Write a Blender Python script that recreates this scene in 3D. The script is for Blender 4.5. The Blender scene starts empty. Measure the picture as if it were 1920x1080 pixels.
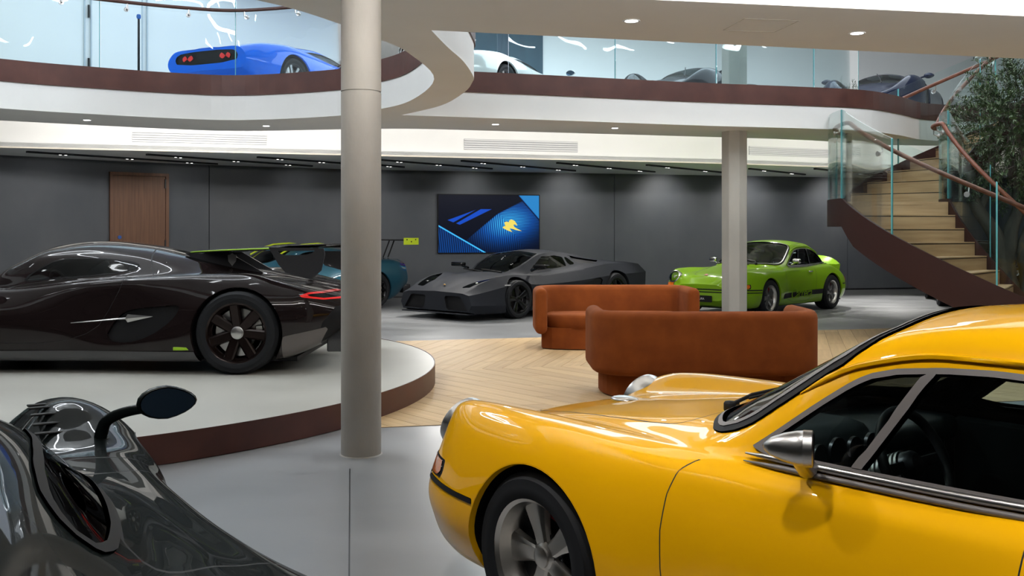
import bpy, bmesh, math, random
import numpy as np
from mathutils import Vector, Matrix
from mathutils.geometry import tessellate_polygon

# ------------------------------------------------------------------ scene, camera, world, light levels
SC = bpy.context.scene
COL = SC.collection
random.seed(7)
RNG = np.random.default_rng(7)
PI = math.pi

cam_d = bpy.data.cameras.new('camera')
cam = bpy.data.objects.new('camera', cam_d)
COL.objects.link(cam)
cam.location = (0, 0, 1.45)
cam.rotation_euler = (PI / 2, 0, 0)
cam_d.sensor_width = 36
cam_d.lens = 35.0
cam_d.shift_y = -105 / 1920
cam_d.clip_start = 0.05
SC.camera = cam

SC.view_settings.view_transform = 'Standard'
SC.view_settings.look = 'None'
SC.view_settings.gamma = 1
SC.view_settings.use_curve_mapping = False
SC.view_settings.exposure = 0.0
SC.cycles.max_bounces = 6
SC.cycles.diffuse_bounces = 3
SC.cycles.glossy_bounces = 3
SC.cycles.transmission_bounces = 4
SC.cycles.transparent_max_bounces = 16
SC.cycles.caustics_reflective = False
SC.cycles.caustics_refractive = False
SC.cycles.use_adaptive_sampling = True
SC.cycles.adaptive_threshold = 0.07
SC.cycles.sample_clamp_indirect = 4.0

world = bpy.data.worlds.new('world')
SC.world = world
world.use_nodes = True
world.node_tree.nodes['Background'].inputs[0].default_value = (0.6, 0.75, 0.9, 1)
world.node_tree.nodes['Background'].inputs[1].default_value = 0.05


def area_light(name, loc, size, power, color=(1, 1, 1), rot=(0, 0, 0), size_y=None, spread=PI):
    d = bpy.data.lights.new(name, 'AREA')
    d.energy = power
    d.color = color
    d.shape = 'RECTANGLE' if size_y else 'SQUARE'
    d.size = size
    if size_y:
        d.size_y = size_y
    d.spread = spread
    o = bpy.data.objects.new(name, d)
    COL.objects.link(o)
    o.location = loc
    o.rotation_euler = rot
    return o


def spot_light(name, loc, target, power, angle=50, blend=0.6, color=(1, 1, 1), radius=0.04):
    d = bpy.data.lights.new(name, 'SPOT')
    d.energy = power
    d.color = color
    d.spot_size = math.radians(angle)
    d.spot_blend = blend
    d.shadow_soft_size = radius
    o = bpy.data.objects.new(name, d)
    COL.objects.link(o)
    o.location = loc
    o.rotation_euler = (Vector(target) - Vector(loc)).to_track_quat('-Z', 'Y').to_euler()
    return o


COOL = (0.82, 0.91, 1.0)
NEUT = (1.0, 0.97, 0.93)
WARM = (1.0, 0.92, 0.82)
# soft fill lights added under the gallery ceiling to brighten the upper floor (the ring pendants over the voids are built further down)
for (lx, ly, sx, sy, pw) in ((-6.5, 17.8, 9, 4.5, 200), (3.5, 19.0, 10, 4.5, 560)):
    area_light('gallery_fill', (lx, ly, 6.3), sx, pw, COOL, size_y=sy)

# ------------------------------------------------------------------ materials
MATS = {}


def mat(name, color=(.8, .8, .8), rough=.5, metal=0.0, coat=0.0, coat_rough=.03, spec=.5, emit=None, emit_s=0.0,
        sheen=0.0, inside=None):
    if name in MATS:
        return MATS[name]
    m = bpy.data.materials.new(name)
    m.use_nodes = True
    nt = m.node_tree
    b = nt.nodes['Principled BSDF']
    b.inputs['Base Color'].default_value = (*color, 1)
    b.inputs['Roughness'].default_value = rough
    b.inputs['Metallic'].default_value = metal
    b.inputs['Coat Weight'].default_value = coat
    b.inputs['Coat Roughness'].default_value = coat_rough
    b.inputs['Specular IOR Level'].default_value = spec
    b.inputs['Sheen Weight'].default_value = sheen
    if emit:
        b.inputs['Emission Color'].default_value = (*emit, 1)
        b.inputs['Emission Strength'].default_value = emit_s
    if inside:
        geo = nt.nodes.new('ShaderNodeNewGeometry')
        d = nt.nodes.new('ShaderNodeBsdfPrincipled')
        d.inputs['Base Color'].default_value = (*inside, 1)
        d.inputs['Roughness'].default_value = .7
        mx = nt.nodes.new('ShaderNodeMixShader')
        nt.links.new(geo.outputs['Backfacing'], mx.inputs[0])
        nt.links.new(b.outputs[0], mx.inputs[1])
        nt.links.new(d.outputs[0], mx.inputs[2])
        nt.links.new(mx.outputs[0], nt.nodes['Material Output'].inputs[0])
    MATS[name] = m
    return m


def add_noise(m, scale, c1, c2, detail=4, to='Base Color', bump=0.0, coord='Object', stretch=(1, 1, 1), rough=None,
              bump_scale=None):
    nt = m.node_tree
    b = nt.nodes['Principled BSDF']
    tc = nt.nodes.new('ShaderNodeTexCoord')
    mp = nt.nodes.new('ShaderNodeMapping')
    mp.inputs['Scale'].default_value = stretch
    nt.links.new(tc.outputs[coord], mp.inputs[0])
    n = nt.nodes.new('ShaderNodeTexNoise')
    n.inputs['Scale'].default_value = scale
    n.inputs['Detail'].default_value = detail
    nt.links.new(mp.outputs[0], n.inputs[0])
    r = nt.nodes.new('ShaderNodeValToRGB')
    r.color_ramp.elements[0].position = .3
    r.color_ramp.elements[1].position = .7
    r.color_ramp.elements[0].color = (*c1, 1)
    r.color_ramp.elements[1].color = (*c2, 1)
    nt.links.new(n.outputs[0], r.inputs[0])
    nt.links.new(r.outputs[0], b.inputs[to])
    if rough:
        rr = nt.nodes.new('ShaderNodeMapRange')
        rr.inputs[3].default_value, rr.inputs[4].default_value = rough
        nt.links.new(n.outputs[0], rr.inputs[0])
        nt.links.new(rr.outputs[0], b.inputs['Roughness'])
    if bump:
        n2 = n
        if bump_scale:
            n2 = nt.nodes.new('ShaderNodeTexNoise')
            n2.inputs['Scale'].default_value = bump_scale
            nt.links.new(mp.outputs[0], n2.inputs[0])
        bp = nt.nodes.new('ShaderNodeBump')
        bp.inputs['Strength'].default_value = bump
        bp.inputs['Distance'].default_value = .01
        nt.links.new(n2.outputs[0], bp.inputs['Height'])
        nt.links.new(bp.outputs[0], b.inputs['Normal'])
    return m


def glass_mat(name, tint=(.9, .97, .96), refl=1.0, ior=1.5, wave=0.0, rough=0.0, gloss=(1, 1, 1)):
    """clear sheet: tinted see-through plus Fresnel mirror reflection"""
    if name in MATS:
        return MATS[name]
    m = bpy.data.materials.new(name)
    m.use_nodes = True
    nt = m.node_tree
    nt.nodes.remove(nt.nodes['Principled BSDF'])
    tr = nt.nodes.new('ShaderNodeBsdfTransparent')
    tr.inputs[0].default_value = (*tint, 1)
    gl = nt.nodes.new('ShaderNodeBsdfGlossy')
    gl.inputs['Color'].default_value = (*gloss, 1)
    gl.inputs['Roughness'].default_value = rough
    fr = nt.nodes.new('ShaderNodeFresnel')
    fr.inputs[0].default_value = ior
    if wave:
        tc = nt.nodes.new('ShaderNodeTexCoord')
        n = nt.nodes.new('ShaderNodeTexNoise')
        n.inputs['Scale'].default_value = 1.6
        n.inputs['Detail'].default_value = 1
        nt.links.new(tc.outputs['Object'], n.inputs[0])
        bp = nt.nodes.new('ShaderNodeBump')
        bp.inputs['Strength'].default_value = wave
        bp.inputs['Distance'].default_value = .02
        nt.links.new(n.outputs[0], bp.inputs['Height'])
        nt.links.new(bp.outputs[0], gl.inputs['Normal'])
    ml = nt.nodes.new('ShaderNodeMath')
    ml.operation = 'MULTIPLY'
    ml.inputs[1].default_value = refl
    nt.links.new(fr.outputs[0], ml.inputs[0])
    mx = nt.nodes.new('ShaderNodeMixShader')
    nt.links.new(ml.outputs[0], mx.inputs[0])
    nt.links.new(tr.outputs[0], mx.inputs[1])
    nt.links.new(gl.outputs[0], mx.inputs[2])
    nt.links.new(mx.outputs[0], nt.nodes['Material Output'].inputs[0])
    MATS[name] = m
    return m


def emit_mat(name, color, strength):
    m = mat(name, (0, 0, 0), emit=color, emit_s=strength)
    return m


M_white = mat('white_plaster', (.86, .86, .84), .6)
add_noise(M_white, 1.2, (.84, .84, .82), (.88, .88, .86))
M_upwall = mat('upper_wall_paint', (.82, .81, .79), .5)
M_floor = mat('resin_floor', (.25, .255, .26), .32)
add_noise(M_floor, .9, (.215, .22, .225), (.28, .285, .29), 6, rough=(.22, .42), stretch=(1, 2.2, 1))
M_plat = mat('platform_resin', (.4, .4, .38), .4)
add_noise(M_plat, 1.1, (.44, .43, .385), (.52, .51, .46), 6, rough=(.3, .48))
M_wall = mat('grey_plaster', (.09, .10, .117), .6)
add_noise(M_wall, .8, (.072, .083, .099), (.115, .124, .136), 8, stretch=(1, 1, .7))
M_steel = mat('oxide_steel', (.07, .02, .014), .42)
add_noise(M_steel, 3.5, (.055, .015, .011), (.085, .027, .019), 6, rough=(.35, .55))
M_conc = mat('column_concrete', (.30, .28, .25), .7)
add_noise(M_conc, 2.0, (.32, .30, .27), (.44, .415, .375), 8, bump=.25, bump_scale=25, stretch=(1, 1, .5))
M_conc2 = mat('column_concrete_pale', (.38, .36, .32), .7)
add_noise(M_conc2, 2.0, (.40, .385, .35), (.52, .50, .45), 8, bump=.2, bump_scale=20, stretch=(1, 1, .5))
M_black = mat('black_matt', (.012, .012, .013), .55, spec=.15)
M_rubber = mat('tyre_rubber', (.011, .012, .014), .7, spec=.2)
M_gap = mat('panel_gap_shadow', (.006, .006, .007), .7)
M_chrome = mat('chrome', (.8, .8, .82), .12, 1)
M_satin = mat('satin_steel', (.55, .54, .53), .3, 1)
M_alu = mat('brushed_aluminium', (.62, .60, .57), .28, 1)
M_darkmetal = mat('dark_metal', (.05, .05, .055), .35, .8)
M_led = emit_mat('led_white', (.93, .97, 1), 22)
M_led_soft = emit_mat('led_soft', (1, .97, .93), 4)


# ------------------------------------------------------------------ mesh helpers
def link(o, parent=None):
    COL.objects.link(o)
    if parent is not None:
        o.parent = parent
    return o


def tag(o, label=None, cat=None, group=None, kind=None):
    if label:
        o['label'] = label
    if cat:
        o['category'] = cat
    if group:
        o['group'] = group
    if kind:
        o['kind'] = kind
    return o


def empty(name, loc=(0, 0, 0), rz=0.0, label=None, cat=None, group=None, kind=None):
    o = bpy.data.objects.new(name, None)
    o.empty_display_size = .1
    link(o)
    o.location = loc
    o.rotation_euler = (0, 0, rz)
    return tag(o, label, cat, group, kind)


def mesh_obj(name, V, F, m, parent=None, smooth=False, sharp=None, normals=None, recalc=False):
    me = bpy.data.meshes.new(name)
    me.from_pydata([tuple(v) for v in V], [], F)
    if recalc:
        bm = bmesh.new()
        bm.from_mesh(me)
        bmesh.ops.recalc_face_normals(bm, faces=bm.faces)
        bm.to_mesh(me)
        bm.free()
    me.materials.append(m)
    if smooth or normals is not None:
        me.polygons.foreach_set('use_smooth', [True] * len(me.polygons))
    if sharp:
        me.set_sharp_from_angle(angle=math.radians(sharp))
    if normals is not None and len(V):
        me.normals_split_custom_set_from_vertices([tuple(n) for n in normals])
    me.update()
    return link(bpy.data.objects.new(name, me), parent)


class MB:
    """collects geometry for one mesh object"""

    def __init__(self):
        self.V = []
        self.F = []

    def add(self, V, F, M=None):
        k = len(self.V)
        if M is not None:
            V = [M @ Vector(v) for v in V]
        self.V += [tuple(v) for v in V]
        self.F += [tuple(i + k for i in f) for f in F]
        return self

    def box(self, a, b, M=None):
        x0, y0, z0 = a
        x1, y1, z1 = b
        V = [(x0, y0, z0), (x1, y0, z0), (x1, y1, z0), (x0, y1, z0), (x0, y0, z1), (x1, y0, z1), (x1, y1, z1), (x0, y1, z1)]
        F = [(3, 2, 1, 0), (4, 5, 6, 7), (0, 1, 5, 4), (1, 2, 6, 5), (2, 3, 7, 6), (3, 0, 4, 7)]
        return self.add(V, F, M)

    def rbox(self, a, b, r, M=None, seg=3):
        bm = bmesh.new()
        bmesh.ops.create_cube(bm, size=1)
        a, b = Vector(a), Vector(b)
        for v in bm.verts:
            v.co = Vector([(a[i] + b[i]) / 2 + v.co[i] * (b[i] - a[i]) for i in range(3)])
        bmesh.ops.bevel(bm, geom=bm.edges[:], offset=r, segments=seg, profile=.5, affect='EDGES')
        bm.verts.index_update()
        V = [tuple(v.co) for v in bm.verts]
        F = [tuple(v.index for v in f.verts) for f in bm.faces]
        bm.free()
        return self.add(V, F, M)

    def tube(self, pts, r, n=8, cap=True, up=None):
        P = [Vector(p) for p in pts]
        rs = r if isinstance(r, (list, tuple)) else [r] * len(P)
        k = len(self.V)
        prev = None
        for i, p in enumerate(P):
            t = (P[min(i + 1, len(P) - 1)] - P[max(i - 1, 0)]).normalized()
            if prev is None:
                u = Vector(up) if up else (Vector((0, 0, 1)) if abs(t.z) < .9 else Vector((1, 0, 0)))
                u = (u - t * u.dot(t)).normalized()
            else:
                u = (prev - t * prev.dot(t)).normalized()
            prev = u
            w = t.cross(u)
            for j in range(n):
                a = 2 * PI * j / n
                self.V.append(tuple(p + (u * math.cos(a) + w * math.sin(a)) * rs[i]))
        for i in range(len(P) - 1):
            for j in range(n):
                a = k + i * n + j
                b = k + i * n + (j + 1) % n
                self.F.append((a, b, b + n, a + n))
        if cap:
            self.F.append(tuple(k + j for j in range(n))[::-1])
            self.F.append(tuple(k + (len(P) - 1) * n + j for j in range(n)))
        return self

    def lathe(self, prof, n=32, M=None, close=False, axis='y'):
        """prof: list of (radius, axial)"""
        V, F = [], []
        m = len(prof)
        for j in range(n):
            a = 2 * PI * j / n
            c, s = math.cos(a), math.sin(a)
            for (r, h) in prof:
                V.append((r * c, h, r * s) if axis == 'y' else ((r * c, r * s, h) if axis == 'z' else (h, r * c, r * s)))
        for j in range(n):
            j2 = (j + 1) % n
            for i in range(m - 1 if not close else m):
                i2 = (i + 1) % m
                F.append((j * m + i, j * m + i2, j2 * m + i2, j2 * m + i))
        return self.add(V, F, M)

    def prism(self, poly, z0, z1, holes=(), M=None):
        """polygon in xy extruded in z (sides outward for counter-clockwise outlines)"""
        loops = [list(poly)] + [list(h) for h in holes]
        flat = [p for l in loops for p in l]
        tris = tessellate_polygon([[Vector((p[0], p[1], 0)) for p in l] for l in loops])
        n = len(flat)
        V = [(p[0], p[1], z0) for p in flat] + [(p[0], p[1], z1) for p in flat]
        F = []
        for t in tris:
            a, b, c = (flat[i] for i in t)
            ccw = (b[0] - a[0]) * (c[1] - a[1]) - (b[1] - a[1]) * (c[0] - a[0]) > 0
            t = tuple(t) if ccw else tuple(t)[::-1]
            F.append(tuple(i + n for i in t))
            F.append(t[::-1])
        k = 0
        for li, l in enumerate(loops):
            m = len(l)
            ar = sum(l[i][0] * l[(i + 1) % m][1] - l[(i + 1) % m][0] * l[i][1] for i in range(m))
            fwd = (ar > 0) == (li == 0)
            for i in range(m):
                a, b = k + i, k + (i + 1) % m
                F.append((a, b, b + n, a + n) if fwd else (b, a, a + n, b + n))
            k += m
        return self.add(V, F, M)

    def wallstrip(self, line, z0, z1, thick, closed=False):
        """vertical sheet along a plan polyline, thickened to its left side"""
        L = [Vector((p[0], p[1])) for p in line]
        n = len(L)
        out = []
        for i in range(n):
            if closed:
                a, b = L[(i - 1) % n], L[(i + 1) % n]
            else:
                a, b = L[max(i - 1, 0)], L[min(i + 1, n - 1)]
            t = (b - a).normalized()
            out.append(L[i] + Vector((-t.y, t.x)) * thick)
        k = len(self.V)
        for p, q in zip(L, out):
            self.V += [(p.x, p.y, z0), (p.x, p.y, z1), (q.x, q.y, z1), (q.x, q.y, z0)]
        for i in range(n if closed else n - 1):
            a, b = k + 4 * i, k + 4 * ((i + 1) % n)
            for e in range(4):
                e2 = (e + 1) % 4
                self.F.append((a + e, a + e2, b + e2, b + e))
        if not closed:
            self.F.append((k, k + 3, k + 2, k + 1))
            e = k + 4 * (n - 1)
            self.F.append((e, e + 1, e + 2, e + 3))
        return self

    def build(self, name, m, parent=None, smooth=None, recalc=False):
        return mesh_obj(name, self.V, self.F, m, parent, smooth is not None, smooth, recalc=recalc)


def catmull(P, sub=8, closed=True):
    P = [np.array(p, float) for p in P]
    n = len(P)
    out = []
    for i in range(n if closed else n - 1):
        g = (lambda j: P[j % n]) if closed else (lambda j: P[min(max(j, 0), n - 1)])
        p0, p1, p2, p3 = g(i - 1), g(i), g(i + 1), g(i + 2)
        for k in range(sub):
            t = k / sub
            out.append(.5 * (2 * p1 + (p2 - p0) * t + (2 * p0 - 5 * p1 + 4 * p2 - p3) * t * t + (3 * p1 - p0 - 3 * p2 + p3) * t ** 3))
    if not closed:
        out.append(P[-1])
    return [tuple(float(c) for c in p) for p in out]


def chaikin(P, it=2):
    for _ in range(it):
        Q = []
        n = len(P)
        for i in range(n):
            a, b = P[i], P[(i + 1) % n]
            Q.append(tuple(.75 * x + .25 * y for x, y in zip(a, b)))
            Q.append(tuple(.25 * x + .75 * y for x, y in zip(a, b)))
        P = Q
    return P


def copy_tree(o, parent=None, swap=None):
    c = o.copy()
    COL.objects.link(c)
    c.parent = parent
    if swap and c.type == 'MESH' and c.data.materials[0].name in swap:
        c.data = c.data.copy()
        c.data.materials[0] = swap[o.data.materials[0].name]
    for ch in list(o.children):
        copy_tree(ch, c, swap)
    return c


def text_mesh(s, size, depth=.002, font_shear=0.0, space=1.0):
    cu = bpy.data.curves.new('lettering', 'FONT')
    cu.body = s
    cu.size = size
    cu.extrude = depth
    cu.shear = font_shear
    cu.space_character = space
    cu.align_x = 'CENTER'
    cu.align_y = 'CENTER'
    o = bpy.data.objects.new('lettering', cu)
    COL.objects.link(o)
    bpy.context.view_layer.update()
    me = bpy.data.meshes.new_from_object(o.evaluated_get(bpy.context.evaluated_depsgraph_get()))
    bpy.data.objects.remove(o)
    return me
# ------------------------------------------------------------------ the building shell
Z_SOF, Z_SLAB, Z_UP, Z_LOW, Z_TOP = 3.0, 3.34, 3.60, 2.81, 6.5

WALL_LINE = catmull([(-12.9, 13.2), (-9.05, 17.6), (-6.8, 19.75), (-3.7, 21.55), (-2.25, 22.03), (2.4, 23.3), (7.1, 24.6), (12.4, 26.0)], 8, False)


def wall_at(px):
    """point of the back wall crossed by the sight line at that fraction of the frame, and the wall direction there"""
    k = (px - 960) / 1867
    for a, b in zip(WALL_LINE[:-1], WALL_LINE[1:]):
        fa, fb = a[0] - k * a[1], b[0] - k * b[1]
        if fa <= 0 <= fb:
            t = fa / (fa - fb)
            return (a[0] + (b[0] - a[0]) * t, a[1] + (b[1] - a[1]) * t), math.atan2(b[1] - a[1], b[0] - a[0])


fl = MB().box((-14, -9, -.2), (14, 28, 0)).build('floor', M_floor)
tag(fl, 'grey polished resin showroom floor', None, None, 'structure')
MB().box((0, 0, 0), (.007, 2.9, .0006), Matrix.Translation((-.99, 6.1, 0)) @ Matrix.Rotation(PI + .16, 4, 'Z')).build('floor_joint', M_darkmetal, fl)
MB().box((0, 0, 0), (.006, 6, .0006), Matrix.Translation((2.2, 15.3, 0)) @ Matrix.Rotation(-.4, 4, 'Z')).build('floor_joint', M_darkmetal, fl)

# back wall: backing plus plaster panels with open joints
wb = MB().wallstrip([(p[0], p[1] + .05) for p in WALL_LINE], 0, Z_SLAB, .2).build('wall_back', M_black)
tag(wb, 'grey trowelled plaster back wall', None, None, 'structure')
cuts = [0, wall_at(392)[0][0], wall_at(1152)[0][0], 99]
WX = np.array([p[0] for p in WALL_LINE])
WY = np.array([p[1] for p in WALL_LINE])
for a, b in ((-12.9, cuts[1] - .006), (cuts[1] + .006, cuts[2] - .006), (cuts[2] + .006, 8.4), (8.412, 12.4)):
    xs = np.linspace(a, b, 24)
    ys = np.interp(xs, WX, WY)
    MB().wallstrip(list(zip(xs, ys)), 0, Z_LOW + .02, .06).build('wall_panel', M_wall, wb)
bs = MB().wallstrip([(p[0], p[1] - .015) for p in WALL_LINE], 0, .035, .012).build('baseboard_back', M_darkmetal)
tag(bs, None, None, None, 'structure')
wu = MB().wallstrip(WALL_LINE, Z_UP, Z_TOP, .2).build('wall_upper', M_upwall)
tag(wu, None, None, None, 'structure')
for nm, a, b in (('wall_left', (-13.2, -9, 0), (-13, 28, Z_SLAB)), ('wall_right', (12.4, -9, 0), (12.6, 28, Z_SLAB)),
                 ('wall_rear', (-13, -9.2, 0), (12.4, -9, Z_SLAB))):
    tag(MB().box(a, b).build(nm, M_wall), None, None, None, 'structure')
    tag(MB().box((*a[:2], Z_SLAB), (*b[:2], Z_TOP)).build(nm + '_upper', M_white), None, None, None, 'structure')
tag(MB().box((-13.2, -9.2, Z_TOP), (12.6, 28, Z_TOP + .1)).build('ceiling', M_white), None, None, None, 'structure')

VOID_L = catmull([(-6.41, 12.47), (-5.59, 13.04), (-4.58, 13.59), (-3.69, 13.78), (-2.33, 13.28), (-1.7, 12.6), (-1.2, 11.75), (-.79, 10.1),
                  (-.9, 8.6), (-1.08, 7.97), (-1.29, 7.4), (-1.71, 6.65), (-2.8, 5.6), (-4.8, 5.0), (-7.0, 5.8), (-8.6, 8.0), (-8.2, 10.8)], 6)
VOID_R = catmull([(-.62, 7.65), (-.54, 8.34), (-.44, 9.05), (-.385, 9.9), (-.41, 10.3), (-.53, 11.05), (-.87, 12.2), (-1.47, 13.2)], 6, False)
VOID_R_FAR = catmull([(-1.47, 13.2), (.5, 13.78), (2.6, 14.45), (4.3, 14.88), (5.4, 15.25), (6.2, 15.95), (7.0, 16.8), (8.0, 17.0), (9.0, 16.2)], 6, False)
VOID_R = VOID_R + VOID_R_FAR[1:] + [(7.95, 14.95), (8.6, 13), (9.5, 10.1)]
NEAR_EDGE = [(-13, 4.2), (-4.8, 4.2), (-2.6, 4.8), (-1.2, 5.9), (.96, 6.65), (3.68, 7.15), (11.5, 8.6)]
FAR_EDGE = [(-13, 12.0), (-9, 13.0)] + catmull([(-7.1, 13.85), (-5.1, 15.0), (-4.1, 15.28), (-2.67, 15.05), (-1.6, 14.95), (-.49, 15.2), (2.76, 16.1), (4.84, 16.7)], 5, False) + [(6.5, 17.7), (9.8, 18.3), (11.5, 17.5)]
ring = NEAR_EDGE + FAR_EDGE[::-1]
o = MB().prism(ring, Z_SOF, Z_SLAB, [VOID_L, VOID_R]).build('ceiling_soffit', M_white)
tag(o, None, None, None, 'structure')
building = [(-13, -9), (12.4, -9), (12.4, 25.9)] + [(p[0], p[1] + .02) for p in WALL_LINE[::-1]][1:]
M_upfloor = mat('upper_floor_resin', (.5, .52, .53), .35)
o = MB().prism(building, Z_SLAB, Z_UP, [VOID_L, VOID_R]).build('floor_upper', M_white)
tag(o, None, None, None, 'structure')
FAR_LOW = catmull([(-13, 14.0), (-8.2, 15.9), (-5.6, 16.7), (-3, 17.5), (3.3, 19.4), (6.5, 20.7), (12.4, 23.0)], 6, False)
o = MB().prism([(p[0], p[1] - .03) for p in WALL_LINE[1:]] [::-1] + FAR_LOW, Z_LOW, Z_LOW + .08).build('ceiling_low_back', mat('low_ceiling_paint', (.85, .88, .87), .5))
tag(o, None, None, None, 'structure')
NEAR_LOW = [(-13, 2.4), (-4.8, 2.4), (-2.4, 3.1), (-.4, 4.2), (1.2, 5.2), (3.9, 5.75), (12.4, 7.3)]
o = MB().prism([(-13, -9), (12.4, -9)] + NEAR_LOW[::-1], Z_LOW, Z_LOW + .08).build('ceiling_low_front', mat('hall_ceiling_paint', (.22, .21, .20), .6))
tag(o, None, None, None, 'structure')
# cove upstands (the bright faces)
up_far = MB().wallstrip(FAR_LOW, Z_LOW, Z_SLAB, .05).build('wall_cove_back', M_white)
tag(up_far, None, None, None, 'structure')
tag(MB().wallstrip([(p[0], p[1] - .01) for p in FAR_LOW], Z_LOW - .012, Z_LOW + .012, .02).build('trim_1', mat('cream_trim', (.75, .68, .58), .5)), None, None, None, 'structure')


def along(line, step):
    L = [np.array(p, float) for p in line]
    out = []
    carry = 0.0
    for a, b in zip(L[:-1], L[1:]):
        d = np.linalg.norm(b - a)
        while carry < d:
            out.append((a + (b - a) * carry / d, math.atan2(*(b - a)[::-1])))
            carry += step
        carry -= d
    return out


# cove lighting: LED runs hidden above the soffit edges, shining on the upstands
for line, tilt, off, pw, nm in ((FAR_EDGE[2:-1], PI / 2 - .15, .06, 40, 'cove_led'), (NEAR_EDGE[2:], PI / 2, -.9, 30, 'cove_led')):
    pts = along(line, 2.5)
    for (p, a) in pts:
        nx, ny = -math.sin(a), math.cos(a)
        if off > 0:
            l = area_light(nm, (p[0] + nx * off, p[1] + ny * off, Z_SOF + .12), 2.4, pw, NEUT, size_y=.1, rot=(PI / 2 + .1, 0, a))
        else:
            l = area_light(nm, (p[0] + nx * off, p[1] + ny * off, Z_LOW + .16), 2.4, pw, NEUT, size_y=.1, rot=(PI / 2 + .25, 0, a))

# steel edge bands
for nm, line, cl in (('trim_2', VOID_L, True), ('trim_3', VOID_R, True)):
    ar = sum(line[i][0] * line[(i + 1) % len(line)][1] - line[(i + 1) % len(line)][0] * line[i][1] for i in range(len(line)))
    o = MB().wallstrip(line, Z_SLAB, Z_UP + .02, .015 * (1 if ar > 0 else -1), True).build(nm, M_steel)
    tag(o, None, None, None, 'structure')

# ------------------------------------------------------------------ glass balustrades of the upper floor
M_bal = glass_mat('balustrade_glass', (.86, .945, .96), 1.0, 1.5, .35)
M_edge = mat('glass_edge', (.12, .42, .45), .15)
M_leather = mat('rail_leather', (.13, .035, .015), .5)
add_noise(M_leather, 14, (.10, .026, .012), (.17, .05, .022), 4, bump=.15, bump_scale=60)
M_rail_dark = mat('rail_leather_dark', (.06, .022, .016), .5)


def balustrade(line, label, name='glass_balustrade', step=1.75, z0=Z_UP, h=1.08, start=0.0, rail=True, inward=1):
    pts = along(line, .16)
    root = empty(name, (0, 0, 0), 0, label, 'balustrade')
    per = max(1, int(round(step / .16)))
    seq = [p for p, a in pts]
    i = int(start / .16)
    if i > 2:
        MB().wallstrip(seq[:i - 0], z0 - .1, z0 + h, .018).build('glass_pane', M_bal, root, 40)
    while i < len(seq) - 2:
        j = min(i + per, len(seq) - 1)
        seg = [np.array(s) for s in seq[i:j + 1]]
        seg[-1] = seg[-1] + (seg[-2] - seg[-1]) * .1
        MB().wallstrip(seg, z0 - .1, z0 + h, .018).build('glass_pane', M_bal, root, 40)
        e = MB().wallstrip([seg[-1], seg[-1] + (seg[-1] - seg[-2]) * .06], z0 - .1, z0 + h, .0185).build('pane_edge', M_edge, root)
        i = j
    if rail:
        off = []
        for q, (p, a) in enumerate(pts):
            off.append((p[0] + math.sin(a) * .09 * inward, p[1] - math.cos(a) * .09 * inward, z0 + .91))
        MB().tube(off, .024, 8).build('handrail', M_rail_dark, root, 60)
        for q in range(4, len(off) - 2, 5):
            p, a = pts[q]
            MB().tube([(p[0], p[1], z0 + .83), (off[q][0], off[q][1], z0 + .83), (off[q][0], off[q][1], z0 + .9)], .012, 6).build('rail_bracket', M_satin, root, 60)
            MB().tube([(p[0] - math.sin(a) * .0, p[1], z0 + .83), (p[0] + math.sin(a) * .03 * inward, p[1] - math.cos(a) * .03 * inward, z0 + .83)], .032, 10).build('rail_bracket', M_satin, root, 60)
    return root


def sub_line(line, a, b):
    n = len(line)
    return [line[i % n] for i in range(a, b)]


# far and left arc of the round void, the end of the bridge, the straight run above the lounge
kL = int(np.argmin([math.hypot(p[0] + .79, p[1] - 10.1) for p in VOID_L]))
arc = sub_line(VOID_L, kL + 0, kL + len(VOID_L) + 1)
shr = lambda L, c, f: [(c[0] + (p[0] - c[0]) * f, c[1] + (p[1] - c[1]) * f) for p in L]
arc = shr(arc, (-4.7, 9.4), 1.012)
kf = int(np.argmin([math.hypot(p[0] + 8.2, p[1] - 10.8) for p in arc]))
balustrade([p for p in arc[kf - 8:]][::1], 'curved clear glass balustrade with brown rail around the round void', step=1.78, start=.6)
fr = [(p[0] - .004, p[1] + .05) for p in VOID_R_FAR[2:] if p[0] < 5.5]
balustrade(fr, 'straight glass balustrade above the brown steel edge of the gallery', step=1.62, start=1.0, rail=False)

# ------------------------------------------------------------------ fittings: downlights, vents, track slots
M_trimw = mat('downlight_trim', (.7, .7, .7), .4)


def ground(px, py, z):
    """plan point of a sight line at a given height"""
    s = (py - 435) / (1.45 - z)
    return (px - 960) / s, 1867 / s


DL = [((163, 225), 'recessed round downlight in the curved soffit above the wooden door'), ((499, 236), 'recessed round downlight in the curved soffit beside the front column'),
      ((929, 233), 'recessed round downlight in the gallery soffit above the wall screen'), ((1153, 240), 'recessed round downlight in the gallery soffit above the rear sofa'),
      ((1184, 39), 'large recessed round downlight in the nearest ceiling strip, centre'), ((1607, 62), 'large recessed round downlight in the nearest ceiling strip, towards the tree')]
for (px, py), lab in DL:
    x, y = ground(px, py, Z_SOF)
    e = empty('ceiling_downlight', (x, y, Z_SOF), 0, lab, 'downlight', 'soffit downlights')
    MB().lathe([(.048, -.004), (.062, -.006), (.066, 0), (.048, 0)], 24, axis='z', close=True).build('trim_ring', M_trimw, e, 40)
    MB().lathe([(.0001, -.002), (.048, -.002)], 24, axis='z').build('lens', M_led, e)
    far = y > 10 and x > -2
    spot_light('downlight_beam', (x, y, Z_SOF - .03), (x + (.4 if far else 0), y - (2.2 if far else 0), 0), 130 if far else (50 if y > 10 else 34), 95, .8, NEUT, .05)
x, y = ground(1440, 45, Z_SOF)
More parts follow.
